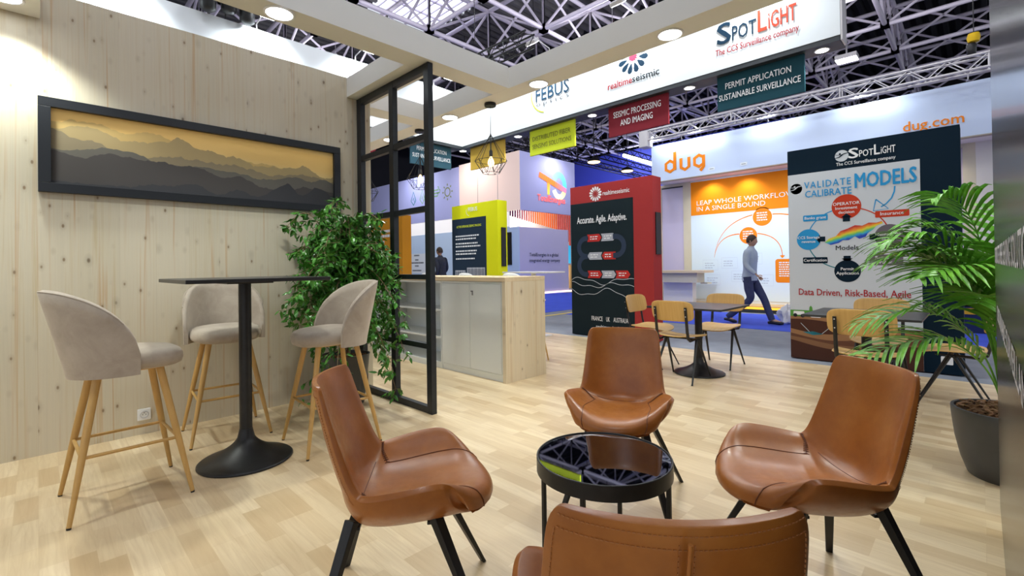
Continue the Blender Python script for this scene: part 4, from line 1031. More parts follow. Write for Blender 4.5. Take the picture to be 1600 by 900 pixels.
# housings for the added hall fill lamps
for k, (hx, hy) in enumerate(HALL_FILL_LAMPS):
    t = thing('high_bay_lamp', 'high bay hall lamp hanging under the roof trusses', 'hall lamp', (hx, hy, 9.6), 0, 'high bay hall lamps')
    obj('housing', MB().lathe([(0.05,9.95),(0.16,9.80),(0.20,9.58),(0.19,9.56)], (hx,hy,0), 24), M['alu'], t, smooth=50)
    obj('hanger', MB().tube([(hx,hy,9.95),(hx,hy,12.9 if 10.3 < hx < 13.6 else 12.6)], 0.012, 6), M['alu'], t)
    obj('diffuser', MB().lathe([(0.185,9.558),(0.18,9.53),(0.001,9.52)], (hx,hy,0), 24), M['lamp'], t)

# ================================================================== PLANTS
POT = mottled('dark grey planter', (0.050,0.052,0.055), (0.062,0.064,0.066), 6, 0.42)
def bark(cx, cy, z, r, t, n=150, seed=2):
    rr = random.Random(seed); mb = MB()
    mb.lathe([(r, z-0.03), (0.001, z-0.028)], (cx,cy,0), 28)
    for i in range(n):
        a = rr.uniform(0, 2*PI); q = r*0.93*math.sqrt(rr.random()); c = Vector((cx+q*math.cos(a), cy+q*math.sin(a), z-0.016+rr.uniform(0, 0.028)))
        Mx = Matrix.Translation(c) @ Quaternion(Vector((rr.uniform(-1,1),rr.uniform(-1,1),rr.uniform(-1,1))).normalized(), rr.uniform(0,1.1)).to_matrix().to_4x4() @ Matrix.Rotation(rr.uniform(0,PI),4,'Z')
        l, w, h = rr.uniform(.012,.030), rr.uniform(.008,.016), rr.uniform(.002,.005)
        mb.add([Mx @ Vector(p) for p in ((-l,-w*.6,0),(l*.8,-w,0),(l,w*.5,0),(-l*.7,w,0),(-l*.8,-w*.5,h*2),(l*.7,-w*.7,h*2),(l*.8,w*.4,h*2),(-l*.6,w*.8,h*2))], [(0,3,2,1),(4,5,6,7),(0,1,5,4),(1,2,6,5),(2,3,7,6),(3,0,4,7)])
    return obj('bark_chips', mb, M['bark'], t)
M['bark'] = mottled('pine bark', (0.10,0.045,0.02), (0.32,0.16,0.07), 22, 0.85)
def leafmat(name, a, b, rough=0.35):
    m = mottled(name, a, b, 14, rough); m.node_tree.nodes['Principled BSDF'].inputs['Subsurface Weight'].default_value = 0.0
    m.node_tree.nodes['Principled BSDF'].inputs['Transmission Weight'].default_value = 0.0
    return m
M['ficus_leaf'] = leafmat('ficus leaf', (0.022,0.11,0.014), (0.10,0.34,0.036), 0.30)
M['palm_leaf'] = leafmat('palm leaf', (0.060,0.22,0.015), (0.17,0.43,0.035), 0.38)
M['trunk'] = mottled('ficus trunk', (0.22,0.14,0.07), (0.34,0.24,0.13), 12, 0.8, stretch=(1,1,0.3), bump=0.2)
FX, FY = 1.93, 4.02
t = thing('potted_ficus', 'tall braided ficus tree in a dark pot between spruce wall and black partition', 'plant', (FX, FY, 0))
obj('pot', MB().lathe([(0.150,0.0),(0.158,0.012),(0.205,0.42),(0.210,0.44),(0.196,0.44),(0.190,0.40),(0.001,0.385)], (FX,FY,0), 40), POT, t, smooth=40)
bark(FX, FY, 0.415, 0.185, t, 90, 5)
tm = MB()
for k in range(3):
    tm.tube([(FX+0.030*math.cos(2*PI*k/3+q*0.65)*(1-q/40), FY+0.030*math.sin(2*PI*k/3+q*0.65)*(1-q/40), 0.38+0.035*q) for q in range(24)], [0.017-0.0003*q for q in range(24)], 8)
rr = random.Random(11); lv = MB()
def leaf(mb, p, d, L, w, roll):
    d = d.normalized(); s = d.cross(Vector((0,0,1)))
    if s.length < 1e-3: s = Vector((1,0,0))
    s.normalize(); s = (Quaternion(d, roll) @ s); n = s.cross(d)
    a = p; b1 = p+d*L*0.32+s*w*0.5-n*L*0.03; b2 = p+d*L*0.32-s*w*0.5-n*L*0.03; c = p+d*L*0.36+n*L*0.035
    e1 = p+d*L*0.68+s*w*0.36-n*L*0.07; e2 = p+d*L*0.68-s*w*0.36-n*L*0.07; m2 = p+d*L*0.70-n*L*0.02; tip = p+d*L-n*L*0.14
    mb.add([a,b1,c,b2,e1,m2,e2,tip], [(0,1,2),(0,2,3),(1,4,5,2),(2,5,6,3),(4,7,5),(5,7,6)])
def clampx(v):
    return Vector((min(v.x, 2.20), min(v.y, WY-0.07), v.z))
FIC = []
for i in range(96):
    a = rr.uniform(0, 2*PI); 
    if i % 3 == 0: a = rr.uniform(-2.6, -0.4)
    z0 = rr.uniform(0.80, 1.32); up_ = rr.uniform(0.05, 0.62); out = rr.uniform(0.16, 0.50)
    if i < 10: z0 = rr.uniform(0.60, 0.95); up_ = rr.uniform(0.0, 0.18); out = rr.uniform(0.38, 0.62)
    droop = rr.uniform(0.10, 0.42)
    if i in (3, 5, 20): droop = 0.75
    P0 = Vector((FX, FY, z0)); pts_ = []
    for q in range(11):
        s_ = q/10
        pts_.append(clampx(P0+Vector((math.cos(a)*out*s_**0.85, math.sin(a)*out*s_**0.85, up_*math.sin(min(1, s_*1.25)*PI/2)-droop*s_**2.4))))
    FIC.append(pts_)
# two long sprays: one to the left at table height, one drooping right past the partition
FIC.append([clampx(Vector((FX-0.52*s_*1.0, FY-0.28*s_, 0.98+0.10*math.sin(s_*PI)+0.02*s_))) for s_ in [q/10 for q in range(11)]])
FIC.append([clampx(Vector((FX-0.45*s_, FY-0.36*s_, 0.82+0.05*math.sin(s_*PI)))) for s_ in [q/10 for q in range(11)]])
for dx, dy, zt, dr in ((0.26,-0.55,1.05,0.55),(0.22,-0.62,1.20,0.45),(0.12,-0.60,0.85,0.50),(0.20,-0.50,0.80,0.62),(0.25,-0.45,1.35,0.3)):
    FIC.append([Vector((FX+dx*s_, FY+dy*s_, zt+0.10*math.sin(s_*PI)-dr*s_**1.8)) for s_ in [q/10 for q in range(11)]])
for pts_ in FIC:
    tm.tube(pts_, [0.0065-0.0005*q for q in range(11)], 5)
    for q in range(3, 11):
        d0 = (pts_[q]-pts_[q-1]).normalized()
        for k in range(2 if q < 10 else 3):
            tw = Vector((rr.uniform(-1,1), rr.uniform(-1,1), rr.uniform(-0.7,0.5))).normalized()*rr.uniform(0.05,0.14)
            e = clampx(pts_[q]+tw+Vector((0,0,-0.02))); tm.tube([pts_[q], e], 0.0014, 3, cap=False)
            for w_ in range(5):
                c = pts_[q].lerp(e, 0.25+0.75*w_/4)
                d = (tw.normalized()*0.4+Vector((rr.uniform(-.8,.8), rr.uniform(-.8,.8), rr.uniform(-1.2,0.25)))).normalized()
                L = rr.uniform(0.048, 0.080); tip = c+d*L
                if tip.y > WY-0.02: d.y = -abs(d.y)
                if tip.x > 2.235: d.x = -abs(d.x)
                leaf(lv, c, d, L, L*rr.uniform(.42,.52), rr.uniform(-0.9,0.9))
obj('trunk', tm, M['trunk'], t, smooth=60)
obj('foliage', lv, M['ficus_leaf'], t, fixn=False)

# palm
PX, PY = 3.74, -0.10
t = thing('potted_palm', 'feathery green palm in a round dark grey pot beside the glossy dark wall panel', 'plant', (PX, PY, 0))
obj('pot', MB().lathe([(0.165,0.0),(0.172,0.006),(0.200,0.09),(0.222,0.20),(0.234,0.31),(0.238,0.365),(0.236,0.372),(0.222,0.372),(0.220,0.33),(0.001,0.32)], (PX,PY,0), 48), POT, t, smooth=40)
bark(PX, PY, 0.372, 0.218, t, 190, 9)
rr = random.Random(4)
dirs = []
for i in range(8):
    a = R(20+i*45+rr.uniform(-9,9)); dirs.append((a, rr.uniform(0.40,0.75), rr.uniform(0.80,1.20)))
# camera-side fronds seen in the photo (leaning left of the pot)
dirs += [(R(112), 0.72, 1.00), (R(140), 0.60, 0.90), (R(95), 0.50, 1.15), (R(165), 0.5, 0.75), (R(125), 0.38, 1.28), (R(108), 0.80, 0.66), (R(124), 0.85, 0.50), (R(100), 0.66, 1.05)]
for (a, reach, hgt) in dirs:
    ca, sa = math.cos(a), math.sin(a)
    if sa < -0.15: reach *= 0.28           # the wall panel side
    P_ = []
    for q in range(25):
        s_ = q/24
        rad = 0.03+reach*0.80*(0.12*s_+0.88*s_**2.1); z = 0.36+hgt*(1-(1-s_)**1.75)*1.0-0.42*reach*max(0, s_-0.55)**1.5*2.0
        P_.append(Vector((PX+ca*rad, PY+sa*rad, z)))
    fr = MB(); fr.tube(P_, [0.0062-0.00018*q for q in range(25)], 6)
    lf = MB(); N = 19
    for k in range(N):
        s_ = 0.36+0.64*k/(N-1); f_ = s_*24; i0 = min(23, int(f_)); p = P_[i0].lerp(P_[i0+1], f_-i0)
        tg = (P_[min(24,i0+1)]-P_[max(0,i0-1)]).normalized(); sd = tg.cross(Vector((0,0,1))).normalized()
        L = (0.40*math.sin(PI*(0.16+0.80*(k/(N-1))))**0.8+0.05)*(0.85+0.3*rr.random())*0.9
        for sg in (1, -1):
            d = (tg*0.62+sd*sg*0.80+Vector((0,0,0.22+rr.uniform(-.1,.1)))).normalized(); w_ = 0.0115
            ups = d.cross(tg).normalized(); prev = None; rows = []
            for m_ in range(6):
                u_ = m_/5; pos = p+d*L*u_+Vector((0,0,-0.42*L*u_**2.2)); ww = w_*math.sin(PI*(0.10+0.88*u_))**0.6 if m_ < 5 else 0.0008
                wd = (sd*0.15+tg).normalized()
                wd = (wd-d*wd.dot(d)).normalized()
                rows.append((pos-wd*ww, pos-Vector((0,0,0.003)) , pos+wd*ww))
            v = [q_ for r_ in rows for q_ in r_]
            if any(q_.y < -0.02 and q_.x < 3.0 for q_ in v): continue
            lf.add(v, [(3*i+j, 3*i+j+1, 3*i+j+4, 3*i+j+3) for i in range(5) for j in range(2)])
    fo = obj('frond', fr, M['palm_leaf'], t, smooth=60)
    obj('leaflets', lf, M['palm_leaf'], fo, fixn=False, local=True)

# ================================================================== GLOSSY PANEL AT THE RIGHT EDGE
gm = mat('dark brushed metal panel', (0.045,0.038,0.036), 0.20, 0.75); 
t = thing('display_panel', 'tall glossy dark brown panel with white lettering at the right edge of the photo', 'display panel', (1.9, -0.17, 0))
obj('body', MB().box((0.55, -0.335, 0.10), (2.95, -0.045, 3.6)), gm, t, bevel=0.035, seg=6, smooth=30)
obj('plinth', MB().box((0.58, -0.31, 0.0), (2.93, -0.070, 0.0995)), M['black'], t)
F = Face('+Y', -0.045, t, 0.0008)
F.text('print_white', 'DISTRIBUTED FIBER SENSING SOLUTIONS', 2.80, 1.185, 0.062, 0.80, bold=0.012, lay=1)
F.text('print_white', 'SUSTAINABLE SURVEILLANCE', 2.60, 0.965, 0.060, 0.85, bold=0.012, lay=1)

# ================================================================== NEIGHBOUR STAND WITH ORANGE POSTER (dug)
DX, DW = 12.2, 12.9
t = thing('neighbour_fascia', 'pale blue overhead fascia with an orange lowercase logo', 'banner', (DX+0.1, 2.0, 3.49))
obj('panel', MB().box((DX, -4.0, 3.495), (DX+0.15, 6.52, 4.50)), mottled('pale blue fascia', (0.56,0.66,0.84), (0.60,0.70,0.87), 0.5, 0.5), t)
obj('end_panel', MB().box((DX+0.1505, 6.42, 3.495), (16.0, 6.52, 4.50)), M['fascia'], t)
obj('rim', MB().box((DX-0.004, -4.0, 3.475), (DX+0.15, 6.522, 3.4945)), flat('warm_grey', (0.42,0.38,0.30)), t)
F = Face('-X', DX, t, 0.004); LW = 0.085
def hexa(F, m, a, z, w, h, lw, lay=2, close=True, pts=None):
    p = [(a, z+h*0.5), (a-w*0.5, z+h*0.27), (a-w*0.5, z-h*0.27), (a, z-h*0.5), (a+w*0.5, z-h*0.27), (a+w*0.5, z+h*0.27)]
    F.strip(m, p, lw, lay, closed=True)
hexa(F, 'orange', 5.97, 3.86, 0.24, 0.30, LW); F.strip('orange', [(5.83,4.23),(5.83,3.93),(5.83,3.74)], LW, 3)
F.strip('orange', [(5.66,4.03),(5.66,3.78),(5.55,3.71),(5.44,3.78),(5.44,4.03)], LW, 2)
hexa(F, 'orange', 5.17, 3.88, 0.24, 0.30, LW); F.strip('orange', [(5.05,4.02),(5.05,3.72),(5.14,3.62)], LW, 3)
F.text('orange', 'dug.com', 1.05, 3.765, 0.19, 0.17, bold=0.01)
for a0 in (4.93, 4.15): F.rrect('fascia', a0, 3.58, a0-0.16, 3.66, 0.01, 2); F.rect('ink', a0-0.03, 3.615, a0-0.13, 3.625, 3)
F.done('logo')
t = thing('neighbour_stand', 'raised stand with wood floor, beige frame and lilac glass door beyond the red panel', 'booth', (13.5, 2.0, 0))
obj('platform', MB().box((DX, -4.0, -0.005), (16.0, 6.52, 0.15)), M['ply'], t)
obj('edge_light_strip', MB().box((DX-0.03, -4.0, 0.075), (DX-0.0005, 6.52, 0.125)), mat('amber led strip', (0.9,0.5,0.05), 0.5, emit=(1.0,0.55,0.03), estr=0.9), t)
obj('edge_shadow_gap', MB().box((DX-0.02, -4.0, -0.004), (DX-0.0005, 6.52, 0.0745)), M['dark_edge'], t)
bge = mottled('beige stand frame', (0.62,0.56,0.42), (0.66,0.60,0.46), 2, 0.5)
def fbox(n_, y0, y1, z0, z1, m, d=0.10, x=DW): return obj(n_, MB().box((x, y0, z0), (x+d, y1, z1)), m, t)
fbox('pillar', 5.725, 5.945, 0.151, 3.49, bge); fbox('pillar', 0.03, 0.215, 0.151, 3.49, bge); fbox('pillar', 6.60, 6.80, 0.151, 3.49, bge)
fbox('header', 5.946, 6.599, 3.41, 3.489, bge); fbox('header', 0.216, 1.40, 3.41, 3.489, bge)
fbox('back_wall', 1.40, 5.7245, 0.151, 3.49, M['paper'] if 'paper' in M else M['white'])
lil = mat('lilac frosted glass', (0.56,0.50,0.66), 0.12, spec=0.6)
fbox('glass_door', 5.9455, 6.5995, 0.151, 3.409, lil, 0.03, DW+0.03); fbox('glass_door', 0.2155, 1.3995, 0.151, 3.409, lil, 0.03, DW+0.03)
obj('door_frame', MB().box((DW+0.02, 5.9456, 3.375), (DW+0.029, 6.5994, 3.405)), M['dark_edge'], t)
fbox('side_wall', -4.0, 0.029, 0.151, 3.49, mottled('lit cream wall', (0.75,0.72,0.68), (0.72,0.69,0.64), 1, 0.5))
obj('soffit', MB().box((DX+0.151, -4.0, 3.4905), (16, 6.40, 3.52)), M['white'], t)
for y in (0.8, 2.6, 4.2, 5.1): light('soffit_light', 'SPOT', (DX+0.35, y, 3.46), 30, (1.0,0.86,0.62), (DW, y, 2.4), 0.05, 120, 0.8, parent=t)
for y in (6.1, 5.0, 3.36, 1.6): light('fascia_light', 'SPOT', (DX-0.7, y, 4.55), 60, (0.86,0.93,1.0), (DX, y, 4.0), 0.05, 130, 0.8, parent=t)
for y in (2.4, 4.6): light('stand_light', 'SPOT', (DX-1.6, y, 3.3), 130, (0.88,0.95,1.0), (DW, y, 1.3), 0.2, 110, 0.9, parent=t)  # added spots in front, brightening the poster wall
t = thing('wall_poster', 'large orange and white poster reading leap whole workflow in a single bound', 'poster', (DW, 3.8, 0.15))
obj('sheet', MB().box((DW-0.012, 1.6, 0.22), (DW-0.001, 5.715, 3.46)), M['sky_white'], t)
F = Face('-X', DW-0.012, t, 0.002)
F.rect('orange_hd', 5.714, 2.53, 1.61, 3.455)
F.text('print_white', 'LEAP WHOLE WORKFLOWS', 5.545, 2.80, 0.125, 3.05, bold=0.0)
F.text('print_white', 'IN A SINGLE BOUND', 5.545, 2.635, 0.125, 3.80, bold=0.0)
F.disc('print_white', 3.88, 2.35, 0.245, 1); F.disc('orange', 3.88, 2.35, 0.225, 2); F.disc('orange', 4.22, 1.90, 0.215, 2)
for (a, z) in ((3.88, 2.35), (4.22, 1.90)): 
    for k in range(4): F.lines('print_white', a+0.13, a-0.13, z+0.09-k*0.06, 1, 0.06, 0.03, 3, 0.1)
F.arc('orange', 4.02, 1.30, 1.05, 20, 98 if False else 88, 0.001, 1, 4)
def q2(F, m, p0, p1, p2, w0, w1, lay=1, n=20):
    pts_ = []; ws = []
    for k in range(n+1):
        t_ = k/n; pts_.append(tuple((1-t_)**2*a+2*t_*(1-t_)*b+t_**2*c for a, b, c in zip(p0,p1,p2))); ws.append(w0+(w1-w0)*t_)
    F.strip(m, pts_, ws, lay)
q2(F, 'orange', (5.09,1.35), (4.98,2.25), (4.11,2.42), 0.004, 0.028); q2(F, 'orange', (5.09,1.35), (5.0,1.95), (4.44,1.95), 0.004, 0.03)
q2(F, 'orange', (3.65,2.40), (3.0,2.40), (2.6,1.9), 0.028, 0.028); q2(F, 'orange', (4.00,1.94), (3.45,1.86), (3.44,1.36), 0.024, 0.016)
F.poly('orange', [(3.50,1.37),(3.38,1.37),(3.44,1.30)], 2); F.rrect('orange', 3.60, 0.70, 3.00, 1.28, 0.06, 2)
for k in range(7): F.lines('print_white', 3.52, 3.15, 1.18-k*0.055, 1, 0.05, 0.026, 3, 0.25)
for (a, z) in ((5.20,1.15),(4.70,1.20),(4.10,1.30),(5.15,0.75),(3.85,0.75),(4.45,0.85)):
    F.strip('box_line', [(a+0.20,z-0.14),(a-0.20,z-0.14),(a-0.20,z+0.14),(a+0.20,z+0.14)], 0.008, 1, closed=True); F.lines('pale_txt', a+0.15, a-0.14, z+0.04, 3, 0.06, 0.018, 1)
F.done()
t = thing('reception_counter', 'pale wood reception counter in front of the lilac glass door', 'counter', (12.3, 5.9, 0.11))
p_ = pl(1097, 423, 0, 12.2)
obj('worktop', MB().box((11.95, 4.98, 0.955), (12.55, 6.25, 1.02)), M['spruce_top'], t)
obj('front_panel', MB().box((12.02, 5.20, 0.70), (12.48, 6.24, 0.9545)), bge, t)
obj('body', MB().box((12.23, 5.42, 0.1515), (12.46, 6.24, 0.6995)), M['white'], t)
obj('shelf', MB().box((12.22, 5.02, 0.665), (12.50, 5.195, 0.70)), bge, t)

# box truss with hoist above that stand
def box_truss(name, label, x0, y0, z0, y1, s=0.24, r_=0.024, m='alu', pitch=0.26, group=None, cat='truss'):
    t = thing(name, label, cat, (x0, (y0+y1)/2, z0), 0, group); ch = MB(); lc_ = MB()
    for dx in (0, s):
        for dz in (0, s): ch.tube([(x0+dx, y0, z0+dz), (x0+dx, y1, z0+dz)], r_, 8)
    n_ = int(abs(y1-y0)/pitch); 
    for k in range(n_):
        a, b = y0+(y1-y0)*k/n_, y0+(y1-y0)*(k+1)/n_
        for dx in (0, s):
            lc_.tube([(x0+dx, a, z0), (x0+dx, b, z0+s)] if k % 2 else [(x0+dx, a, z0+s), (x0+dx, b, z0)], r_*0.42, 5)
        for dz in (0, s): lc_.tube([(x0, a, z0+dz), (x0+s, b, z0+dz)] if k % 2 else [(x0+s, a, z0+dz), (x0, b, z0+dz)], r_*0.42, 5)
        if k % 8 == 0:
            for dx in (0, s): lc_.tube([(x0+dx, a, z0), (x0+dx, a, z0+s)], r_*0.6, 6)
    obj('chords', ch, M[m], t, smooth=50); obj('lacing', lc_, M[m], t, smooth=50); return t
tt = box_truss('lighting_truss', 'aluminium box truss running above the pale blue fascia', 11.35, 6.15, 4.47, -2.0)
obj('corner_block', MB().box((11.33, 6.16, 4.30), (11.61, 6.42, 4.73)), M['alu'], tt, bevel=0.02)
for y in (5.3, 3.3, 1.35, 0.1):
    obj('hook_cable', MB().tube([(11.47, y, 4.47), (11.47, y, 4.36), (11.50, y+0.02, 4.33), (11.53, y, 4.36)], 0.010, 5), M['alu'], tt)
t = thing('chain_hoist', 'yellow chain hoist hanging over the end of the aluminium truss', 'hoist', (11.5, 0.02, 5.0))
obj('motor', MB().lathe([(0.02,-0.085),(0.075,-0.07),(0.09,0.0),(0.075,0.07),(0.02,0.085)], (11.5,0.02,5.06), 20), flat('hoist_yellow', (0.72,0.46,0.02), 0.4), t, smooth=60)
obj('chain_bag', MB().lathe([(0.03,-0.32),(0.06,-0.30),(0.07,-0.12),(0.05,-0.09)], (11.5,0.05,5.06), 16), M['black'], t, smooth=60)
obj('chain', MB().tube([(11.5,0.02,5.14),(11.5,0.02,9.9)], 0.008, 5), M['black'], t)
t = thing('flood_lamp', 'bright square flood lamp under the dark roof right of the white fascia', 'hall lamp', (23.9, 3.83, 9.85))
obj('housing', MB().box((23.6, 3.45, 9.62), (24.2, 4.20, 9.80)), M['alu'], t); obj('diffuser', MB().box((23.62, 3.47, 9.60), (24.18, 4.18, 9.6195)), M['lamp'], t); obj('bracket', MB().tube([(23.9,3.83,9.80),(23.9,3.83,12.6)], 0.03, 6), M['alu'], t)

# ================================================================== FAR STAND: cube tower, coloured louvres, lilac wall
lilac = mottled('lilac painted wall', (0.43,0.44,0.74), (0.46,0.47,0.77), 0.4, 0.6)
TX, TY = 13.9, 13.3
t = thing('tower_cube', 'raised lilac and peach cube tower with a multicoloured glowing emblem', 'booth', (15.5, 15.2, 3.5))
obj('front_wall', MB().box((TX+0.02, TY, 3.50), (17.6, TY+0.12, 5.93)), lilac, t)
obj('peach_glass_wall', MB().box((TX, TY, 3.50), (TX+0.018, 17.2, 5.93)), mat('peach glass', (0.84,0.67,0.60), 0.10, spec=0.6, emit=(1.0,0.72,0.60), estr=0.22), t)
for y in (14.6, 15.9): obj('glass_joint', MB().box((TX-0.004, y-0.012, 3.5), (TX-0.0005, y+0.012, 5.93)), flat('joint_grey', (0.35,0.30,0.30)), t)
obj('roof_slab', MB().box((TX+0.02, TY+0.121, 5.80), (17.6, 17.2, 5.93)), M['white'], t)
F = Face('-Y', TY, t, 0.004)
em = lambda n, c, s: M.setdefault(n, mat(n, c, 0.5, emit=c, estr=s))
for k in range(14):
    u = k/13; c = (0.95, 0.17+0.03*u, 0.03+0.75*max(0, u-0.55)); em('em_a%d' % k, c, 0.8)
    F.strip('em_a%d' % k, [(15.10+1.70*u, 5.10-0.50*u), (15.10+1.70*(u+0.075), 5.10-0.50*(u+0.075))], 0.24, 4)
for k in range(8):
    u = k/7; c = (0.95, 0.22+0.40*u, 0.04+0.04*u); em('em_b%d' % k, c, 0.8)
    F.strip('em_b%d' % k, [(15.72-0.02*u, 4.93-0.56*u), (15.72-0.02*u, 4.93-0.56*(u+0.15))], 0.21-0.07*u, 3)
for k in range(16):
    u = k/15; em('em_c%d' % k, (0.10+0.2*(1-u), 0.55+0.25*(1-u), 0.93), 0.8); F.arc('em_c%d' % k, 16.45, 4.74, 0.40, 150-u*150-11, 150-u*150+1, 0.26, 2, 3, rz=0.50)
for k in range(14):
    u = k/13; em('em_d%d' % k, (0.93, 0.90-0.08*u, 0.80-0.45*u), 0.8); F.arc('em_d%d' % k, 16.45, 4.74, 0.40, 205+u*120, 217+u*120, 0.24, 2, 3, rz=0.50)
em('em_t', (0.95,0.16,0.15), 0.7); F.text('em_t', 'TotalEnergies', 14.98, 3.98, 0.27, 16.85, bold=0.02)
F.done('glowing_emblem')
t = thing('information_wall', 'pale lilac low wall with blue lettering below the cube tower', 'booth', (15.4, 13.5, 0))
obj('front_wall', MB().box((13.85, TY, 0.0), (17.05, TY+0.10, 2.80)), mottled('pale lilac wall', (0.56,0.52,0.74), (0.60,0.56,0.77), 0.5, 0.6), t)
obj('side_wall', MB().box((13.80, TY, 0.0), (13.849, 13.99, 2.80)), mottled('pale blue wall', (0.50,0.65,0.90), (0.54,0.69,0.92), 0.5, 0.6), t)
obj('floor_light_strip', MB().box((13.7, TY-0.06, 0.0), (17.2, TY-0.001, 0.07)), mat('peach light strip', (1,0.8,0.7), 0.5, emit=(1.0,0.72,0.60), estr=1.3), t)
F = Face('-Y', TY, t, 0.004); F.text('navy', 'TotalEnergies is a global', 14.42, 1.60, 0.14, 16.30, bold=0.004); F.text('navy', 'integrated energy company', 14.42, 1.36, 0.14, 16.42, bold=0.004)
obj('screen', MB().box((13.77, 13.70, 1.25), (13.7995, 13.98, 2.6)), M['black'], t)
t = thing('slat_canopy', 'row of vertical slats fading from purple to orange to red', 'canopy', (17.5, 15.6, 2.5))
for k in range(34):
    x = 15.2+k*0.16; u = k/33
    c = (0.16+0.55*u*1.6, 0.03+0.10*min(1,u*2.2), 0.22*(1-min(1,u*2.3))) if u < 0.45 else ((0.80, 0.17-0.05*u, 0.012) if u < 0.72 else (0.62-0.15*(u-0.72), 0.05, 0.025))
    obj('slat', MB().box((x, 15.5, 3.86-0.75*u-(1.2*max(0,u-0.8)/0.2 if u > .8 else 0)-0.28), (x+0.085, 15.53, 3.95)), mat('slat_paint%d' % k, c, 0.5), t)
t = thing('lilac_wall', 'long lilac wall with line icons above a white lit strip behind the counter', 'booth', (TX, 20.0, 0))
obj('upper_wall', MB().box((TX, 17.21, 3.50), (TX+0.12, 27.0, 5.87)), lilac, t)
obj('lit_strip', MB().box((TX+0.02, 13.995, 2.86), (TX+0.10, 27.0, 3.49)), mat('backlit white panel', (0.9,0.87,0.85), 0.5, emit=(1.0,0.95,0.93), estr=0.35), t)
obj('lower_wall', MB().box((TX, 13.995, 0.0), (TX+0.10, 27.0, 2.85)), mottled('ice blue wall', (0.60,0.74,0.94), (0.64,0.78,0.96), 0.5, 0.6), t)
F = Face('-X', TX, t, 0.004)
for i in range(1): F.arc('olive_icon', 18.10, 4.80, 0.20, 0, 360, 0.06, 1, 28)
for k in range(8): F.strip('olive_icon', [(18.10+0.30*math.cos(PI*k/4), 4.80+0.30*math.sin(PI*k/4)), (18.10+0.40*math.cos(PI*k/4), 4.80+0.40*math.sin(PI*k/4))], 0.07, 1)
for (z, l) in ((5.00,0.5),(4.85,0.62),(4.70,0.45)): F.strip('green_icon', [(19.35,z),(19.35-l,z),(19.30-l,z+0.12),(19.38-l,z+0.16)], 0.06, 1)
for (a, m) in ((21.0,'teal_line'),(22.7,'blue_icon'),(20.2,'green_icon')): F.strip(m, [(a,4.45),(a+0.22,4.68),(a,5.15),(a-0.22,4.68)], 0.06, 1, closed=True); F.strip(m, [(a-0.1,4.6),(a,4.85),(a+0.08,4.7)], 0.04, 1)
F.rect('paper', 21.6, 0.90, 19.9, 1.90, 2); F.rect('box_line', 21.62, 0.88, 19.88, 0.90, 2)
for z, a in ((1.78,0.5),(1.55,0.3),(1.40,1.2),(1.24,0.35),(1.0,0.8)): F.lines('grey_txt', 20.75+a/2, 20.75-a/2, z, 1, 0.1, 0.07, 3, 0.0)
F.done('icon')
t = thing('far_stand_wall', 'white and peach wall glimpsed behind the coloured slats', 'booth', (19, 17, 0))
obj('wall', MB().box((14.1, 17.6, 0.0), (24.0, 17.7, 5.7)), mottled('peach far wall', (0.80,0.70,0.66), (0.84,0.74,0.70), 0.3, 0.5), t)
obj('wood_block', MB().box((19.6, 15.2, 0.0), (21.5, 16.2, 1.2)), M['ply'], t); obj('blue_screen', MB().box((20.0, 15.9, 1.3), (20.6, 16.0, 2.3)), mat('cyan screen', (0.05,0.45,0.75), 0.4, emit=(0.05,0.5,0.9), estr=0.5), t)
for (x, y, z, pw, c) in ((16.0,12.4,6.1,130,(0.93,0.92,1.0)),(12.6,16.0,6.1,160,(1.0,0.90,0.84)),(12.4,20.5,6.3,240,(0.86,0.90,1.0)),(17.2,16.4,5.0,140,(1.0,0.85,0.75)),(17.5,13.9,3.3,200,(1.0,0.86,0.78))):
    light('stand_light', 'SPOT', (x,y,z), pw, c, (x+1.0 if x < 14 else x, y+(0.6 if x > 14 else 0), z-1.8), 0.15, 150, 0.9, parent=t)  # spots added to light tower, lilac wall and slats, no housings
light('stand_light', 'SPOT', (16.6, 13.8, 3.35), 300, (1.0,0.88,0.80), (18.4, 15.6, 3.3), 0.15, 150, 0.9, parent=t)  # added to light the slats
light('stand_light', 'SPOT', (18.0, 16.2, 3.4), 320, (1.0,0.88,0.80), (18.3, 17.6, 3.2), 0.15, 160, 0.9, parent=t)  # added to brighten the wall behind the slats
# rigging beyond the tower
for i, (y, z) in enumerate(((13.4,7.15),(14.6,7.0),(16.2,7.1),(18.0,7.6))):
    t = thing('rigging_truss', 'black lighting truss above the cube tower', 'truss', (20, y, z), 0, 'black rigging trusses above the cube tower'); mb = MB()
    for dz in (0, 0.28): mb.tube([(13.5,y,z+dz),(32,y,z+dz)], 0.035, 6)
    for k in range(46): x = 13.5+k*0.4; mb.tube([(x,y,z+(0.28 if k%2 else 0)),(x+0.4,y,z+(0 if k%2 else 0.28))], 0.018, 4)
    obj('lattice', mb, M['black'], t)
    for xx in (15, 20, 26, 31): obj('hanging_cable', MB().tube([(xx, y, z+0.28), (xx, y, 12.74)], 0.012, 4), M['black'], t)
for (px, py, lb) in ((928,253,'warm round hall lamp above the red panel, the left one'),(980,267,'warm round hall lamp above the red panel, next to the tube light')):
    p = pl(px, py, 2, 6.6); t = thing('hall_lamp', lb, 'hall lamp', (p.x, p.y, 6.6), 0, 'warm round hall lamps')
    obj('housing', MB().lathe([(0.05,0.25),(0.30,0.12),(0.34,0.0)], tuple(p), 24), M['black'], t, smooth=50); obj('diffuser', MB().lathe([(0.33,-0.002),(0.30,-0.04),(0.001,-0.05)], tuple(p), 24), M['lampw'], t)
    obj('hanger', MB().tube([p+Vector((0,0,0.25)), p+Vector((0,0,3.4))], 0.02, 6), M['black'], t)
